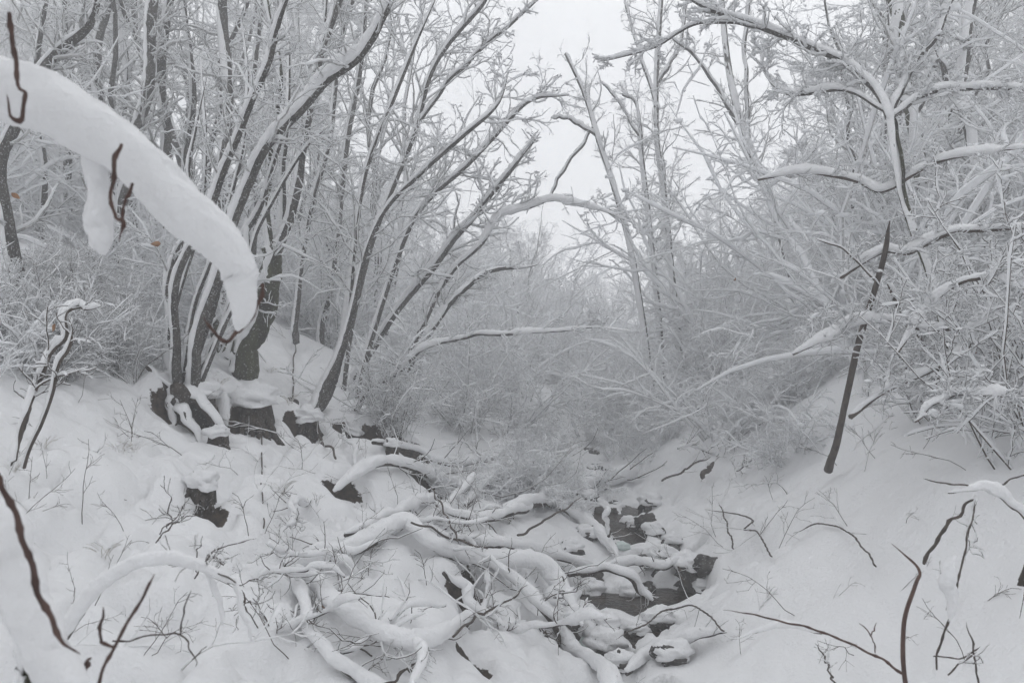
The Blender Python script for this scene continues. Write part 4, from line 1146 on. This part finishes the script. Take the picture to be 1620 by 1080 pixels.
stump(400, 662, .17, .22, 'rotten snow capped stump on the left bank below the mossy tree', 21)
stump(312, 640, .16, .12, 'decayed dark root crown under the fanning stems', 22)
stump(318, 782, .085, .10, 'small broken dark stump alone on the open left bank', 23, tilt=.2)
stump(484, 672, .12, .10, 'dark root crown at the foot of the twin stemmed tree', 24)
stump(556, 692, .08, .10, 'low dark stump right of the twin stemmed tree', 25, tilt=.3)
stump(620, 715, .06, .10, 'small splintered stump at the edge of the thicket', 26)
stump(345, 700, .08, .10, 'dark knob of wood between the root crown and the old stump', 27)
stump(1640, 845, .026, .05, 'dark broken stub at the right edge of the picture', 28, Y=2.7)

for px, py, Y, s, lab, sd in [(88, 512, 3.3, .026, 'curled brown dead leaf hanging at the left edge', 1), (512, 955, None, .035, 'brown dead leaf caught in the brush pile snow', 2), (18, 305, 3.4, .03, 'reddish dead leaf hanging beneath the near branch', 3),
                              (1165, 440, 9, .05, 'brown leaf hanging in the right thicket', 4), (255, 385, 5, .05, 'olive withered leaves hanging under the near branch', 5), (1540, 560, 4.2, .035, 'reddish withered leaf by the cluster of stems', 6)]:
    g = gp(px, py) + np.array([0, -.03, .03]) if Y is None else at(px, py, Y)
    u, v = np.meshgrid(np.linspace(-1, 1, 7), np.linspace(0, 1, 9))
    wdt = np.sin(np.pi * v ** .8) * .42
    V = np.stack([u * wdt, .25 * (u * wdt) ** 2 * 3 + .12 * np.sin(v * 5 + sd) + .04 * u * np.sin(v * 20), -v * 1.6], -1).reshape(-1, 3) * s * .85
    i = np.arange(8)[:, None] * 7; j = np.arange(6)[None]
    o = link('dead_leaf', mesh_from('dead_leaf', V, [np.stack([i + j, i + j + 1, i + j + 8, i + j + 7], -1).reshape(-1, 4)], M_LEAF), None, g)
    o.rotation_euler = (.2, .3 * sd, sd * 1.3)
    sd_ = o.modifiers.new('thickness', 'SOLIDIFY'); sd_.thickness = .001
    tag(o, lab, 'leaf')


# ------------------------------------------------------------------ thin twigs sticking out of the snow
def lib_twig(seed, h, A=0.):
    rng = np.random.default_rng(seed)
    root = thing('bare_twig', (0, 0, 0), 'x', 'twig')
    n = 9; P = np.zeros((1, n, 3)); d = np.array([rng.normal() * .5, rng.normal() * .5, 1.]); d /= np.linalg.norm(d)
    P[0, 0, 2] = -.08
    for j in range(1, n):
        d = d + rng.normal(size=3) * .13; d[2] -= .05; d /= np.linalg.norm(d); P[0, j] = P[0, j - 1] + d * (h + .08) / (n - 1)
    R = np.linspace(.0022, .001, n)[None]
    tb = Tubes(); tb.add(P, R, k=5); s = link('stem', tb.mesh('stem', M_TWIG), root)
    B, R1 = grow(P, R, 5, 5, .4, (25, 60), rng, tmin=.3, wob=.2, rr=.7, rmin=.0008, lmin=.03)
    B2, R2 = grow(B, R1, 2, 4, .5, (30, 60), rng, wob=.2, rr=.8, rmin=.0007, lmin=.02)
    tb = Tubes(); tb.add(B, R1, k=4); tb.add(B2, R2, k=3); tag(link('side_twigs', tb.mesh('side_twigs', M_TWIG), root), kind='stuff')
    if A:
        tb = Tubes(); snow_on(tb, P, R, A, rng, k=5); snow_on(tb, B, R1, A, rng, k=4); link('snow', tb.mesh('snow', M_SNOW), s)
    return root


def lib_grass(seed, h):
    rng = np.random.default_rng(seed)
    root = thing('dry_grass', (0, 0, 0), 'x', 'grass tuft')
    m, n = 16, 7; P = np.zeros((m, n, 3)); az = rng.uniform(0, 6.28, m); d = np.stack([np.cos(az) * .35, np.sin(az) * .35, np.ones(m)], -1)
    P[:, 0] = rng.normal(size=(m, 3)) * .015; P[:, 0, 2] = -.04
    for j in range(1, n):
        d[:, 2] -= .28 * rng.uniform(.3, 1.2, m); d /= np.linalg.norm(d, axis=1, keepdims=True)
        P[:, j] = P[:, j - 1] + d * (h / (n - 1)) * rng.uniform(.8, 1.2, m)[:, None]
    R = np.full((m, n), .0009); tb = Tubes(); tb.add(P, R, k=3); bl = tag(link('blades', tb.mesh('blades', M_STRAW), root), kind='stuff')
    tb = Tubes(); snow_on(tb, P, R, .006, rng, k=3, gaps=.3); tag(link('snow', tb.mesh('snow', M_SNOW), bl), kind='stuff')
    return root


TWIGS = [lib_twig(501, .22), lib_twig(502, .32), lib_twig(503, .45), lib_twig(504, .28, .006), lib_twig(505, .6, .008), lib_twig(506, .38)]
GRASS = [lib_grass(511, .16), lib_grass(512, .24)]
for n, px_, py_, lab, grp, sd in [(58, (0, 560), (520, 1060), 'thin bare twig poking out of the snow on the left bank', 'twigs on the left bank', 1),
                                  (48, (460, 900), (700, 1070), 'thin bare twig poking out of the snowy brush pile', 'twigs in the brush pile', 2),
                                  (34, (1060, 1620), (700, 1060), 'thin bare twig poking out of the right bank snow', 'twigs on the right bank', 3)]:
    rng = np.random.default_rng(sd)
    for k in range(n):
        g = gp(rng.uniform(*px_), py_[0] + (py_[1] - py_[0]) * rng.uniform(0, 1) ** 1.2)
        put(TWIGS, int(rng.integers(0, 6)), g[0], g[1], rng.uniform(.6, 1.3) * min(1., .35 + g[1] * .14), lab, grp, tilt=(rng.uniform(-.6, .6), rng.uniform(-.6, .6)))
rng = np.random.default_rng(77)
for k in range(11):
    g = gp(rng.uniform(20, 560), rng.uniform(560, 960))
    put(GRASS, int(rng.integers(0, 2)), g[0], g[1], rng.uniform(.45, .8), 'tuft of dry grass half buried in the left bank snow', 'grass tufts on the left bank')
rng = np.random.default_rng(85)
for k in range(5):
    g = gp(rng.uniform(600, 780), rng.uniform(670, 710))
    put(SHRUBS, 7 if k % 2 else 6, g[0], g[1], rng.uniform(.45, .8), 'sparse upright snowy bush between the leaning tree and the brush pile', 'sparse bushes below the leaning tree', tilt=(rng.uniform(-.1, .1), rng.uniform(-.1, .35)))
# low brush in front of the thicket, along the gully
rng = np.random.default_rng(78)
for k in range(13):
    g = gp(rng.uniform(650, 1010), rng.uniform(660, 800))
    if g[1] < 4.6: continue
    put(SHRUBS, 5 if k % 3 else 3, g[0], g[1], rng.uniform(.35, .62), 'knee high snowy bush ' + ('left of the brush pile below the leaning tree' if g[0] / g[1] * F < -190 else 'just behind the brush pile' if g[0] / g[1] * F < 60 else 'beside the upper stream pool'), 'low bushes round the brush pile', tilt=(rng.uniform(-.3, .3), rng.uniform(-.5, .5)))
for k in range(8):
    g = gp(rng.uniform(1010, 1250), rng.uniform(610, 740))
    put(SHRUBS, 5 if k % 3 else 3, g[0], g[1], rng.uniform(.4, .7), 'knee high snowy bush at the foot of the right bank', 'low bushes at the right bank foot', tilt=(rng.uniform(-.3, .3), rng.uniform(-.5, .2)))
rng = np.random.default_rng(80)
for k, (px, py, sc, w_) in enumerate([(1480, 655, .7, 'between the stem cluster and the leaning pole'), (1560, 690, .75, 'at the foot of the twisted tree'), (1622, 720, .8, 'at the right edge above the broken stub'), (1535, 610, .9, 'just behind the stem cluster'),
                                   (1600, 620, .95, 'behind the twisted tree foot'), (1440, 585, .8, 'behind the dark leaning pole, on the open snow'), (1680, 660, .9, 'cut off by the right edge'), (1250, 640, .7, 'at the thicket edge left of the leaning pole')]):
    g = gp(px, py)
    put(SHRUBS, 6 if k % 3 != 1 else 7, g[0], g[1], sc * (.62 if k % 3 == 1 else 1), 'near snowy shrub ' + w_, 'near shrubs of the right bank', tilt=(rng.uniform(-.1, .1), rng.uniform(-.12, .04)))
rng = np.random.default_rng(84)
for k in range(30):
    g = gp(rng.uniform(-40, 270), rng.uniform(425, 600))
    if g[1] > 9: continue
    put(SHRUBS, 5 if k % 3 == 0 else 6, g[0], g[1], rng.uniform(.3, .6), 'low snowy sprout on the upper left slope ' + ('near the left edge' if g[0] / g[1] * F < -690 else 'under the big snow roll'), 'low sprouts on the upper left slope', tilt=(rng.uniform(-.3, .3), rng.uniform(-.2, .4)))
for k in range(26):
    g = gp(rng.uniform(0, 300), rng.uniform(420, 600))
    put(TWIGS, int(rng.integers(0, 6)), g[0], g[1], rng.uniform(.8, 1.6), 'thin bare twig on the upper left slope', 'twigs on the upper left slope', tilt=(rng.uniform(-.5, .5), rng.uniform(-.5, .5)))
for lib in (TREES, SHRUBS, TWIGS, GRASS, LOGS):      # a source that was never placed does not stay in the scene
    for i, r in enumerate(lib):
        if (id(lib), i) not in USED:
            for ch in list(r.children_recursive): bpy.data.objects.remove(ch)
            bpy.data.objects.remove(r)
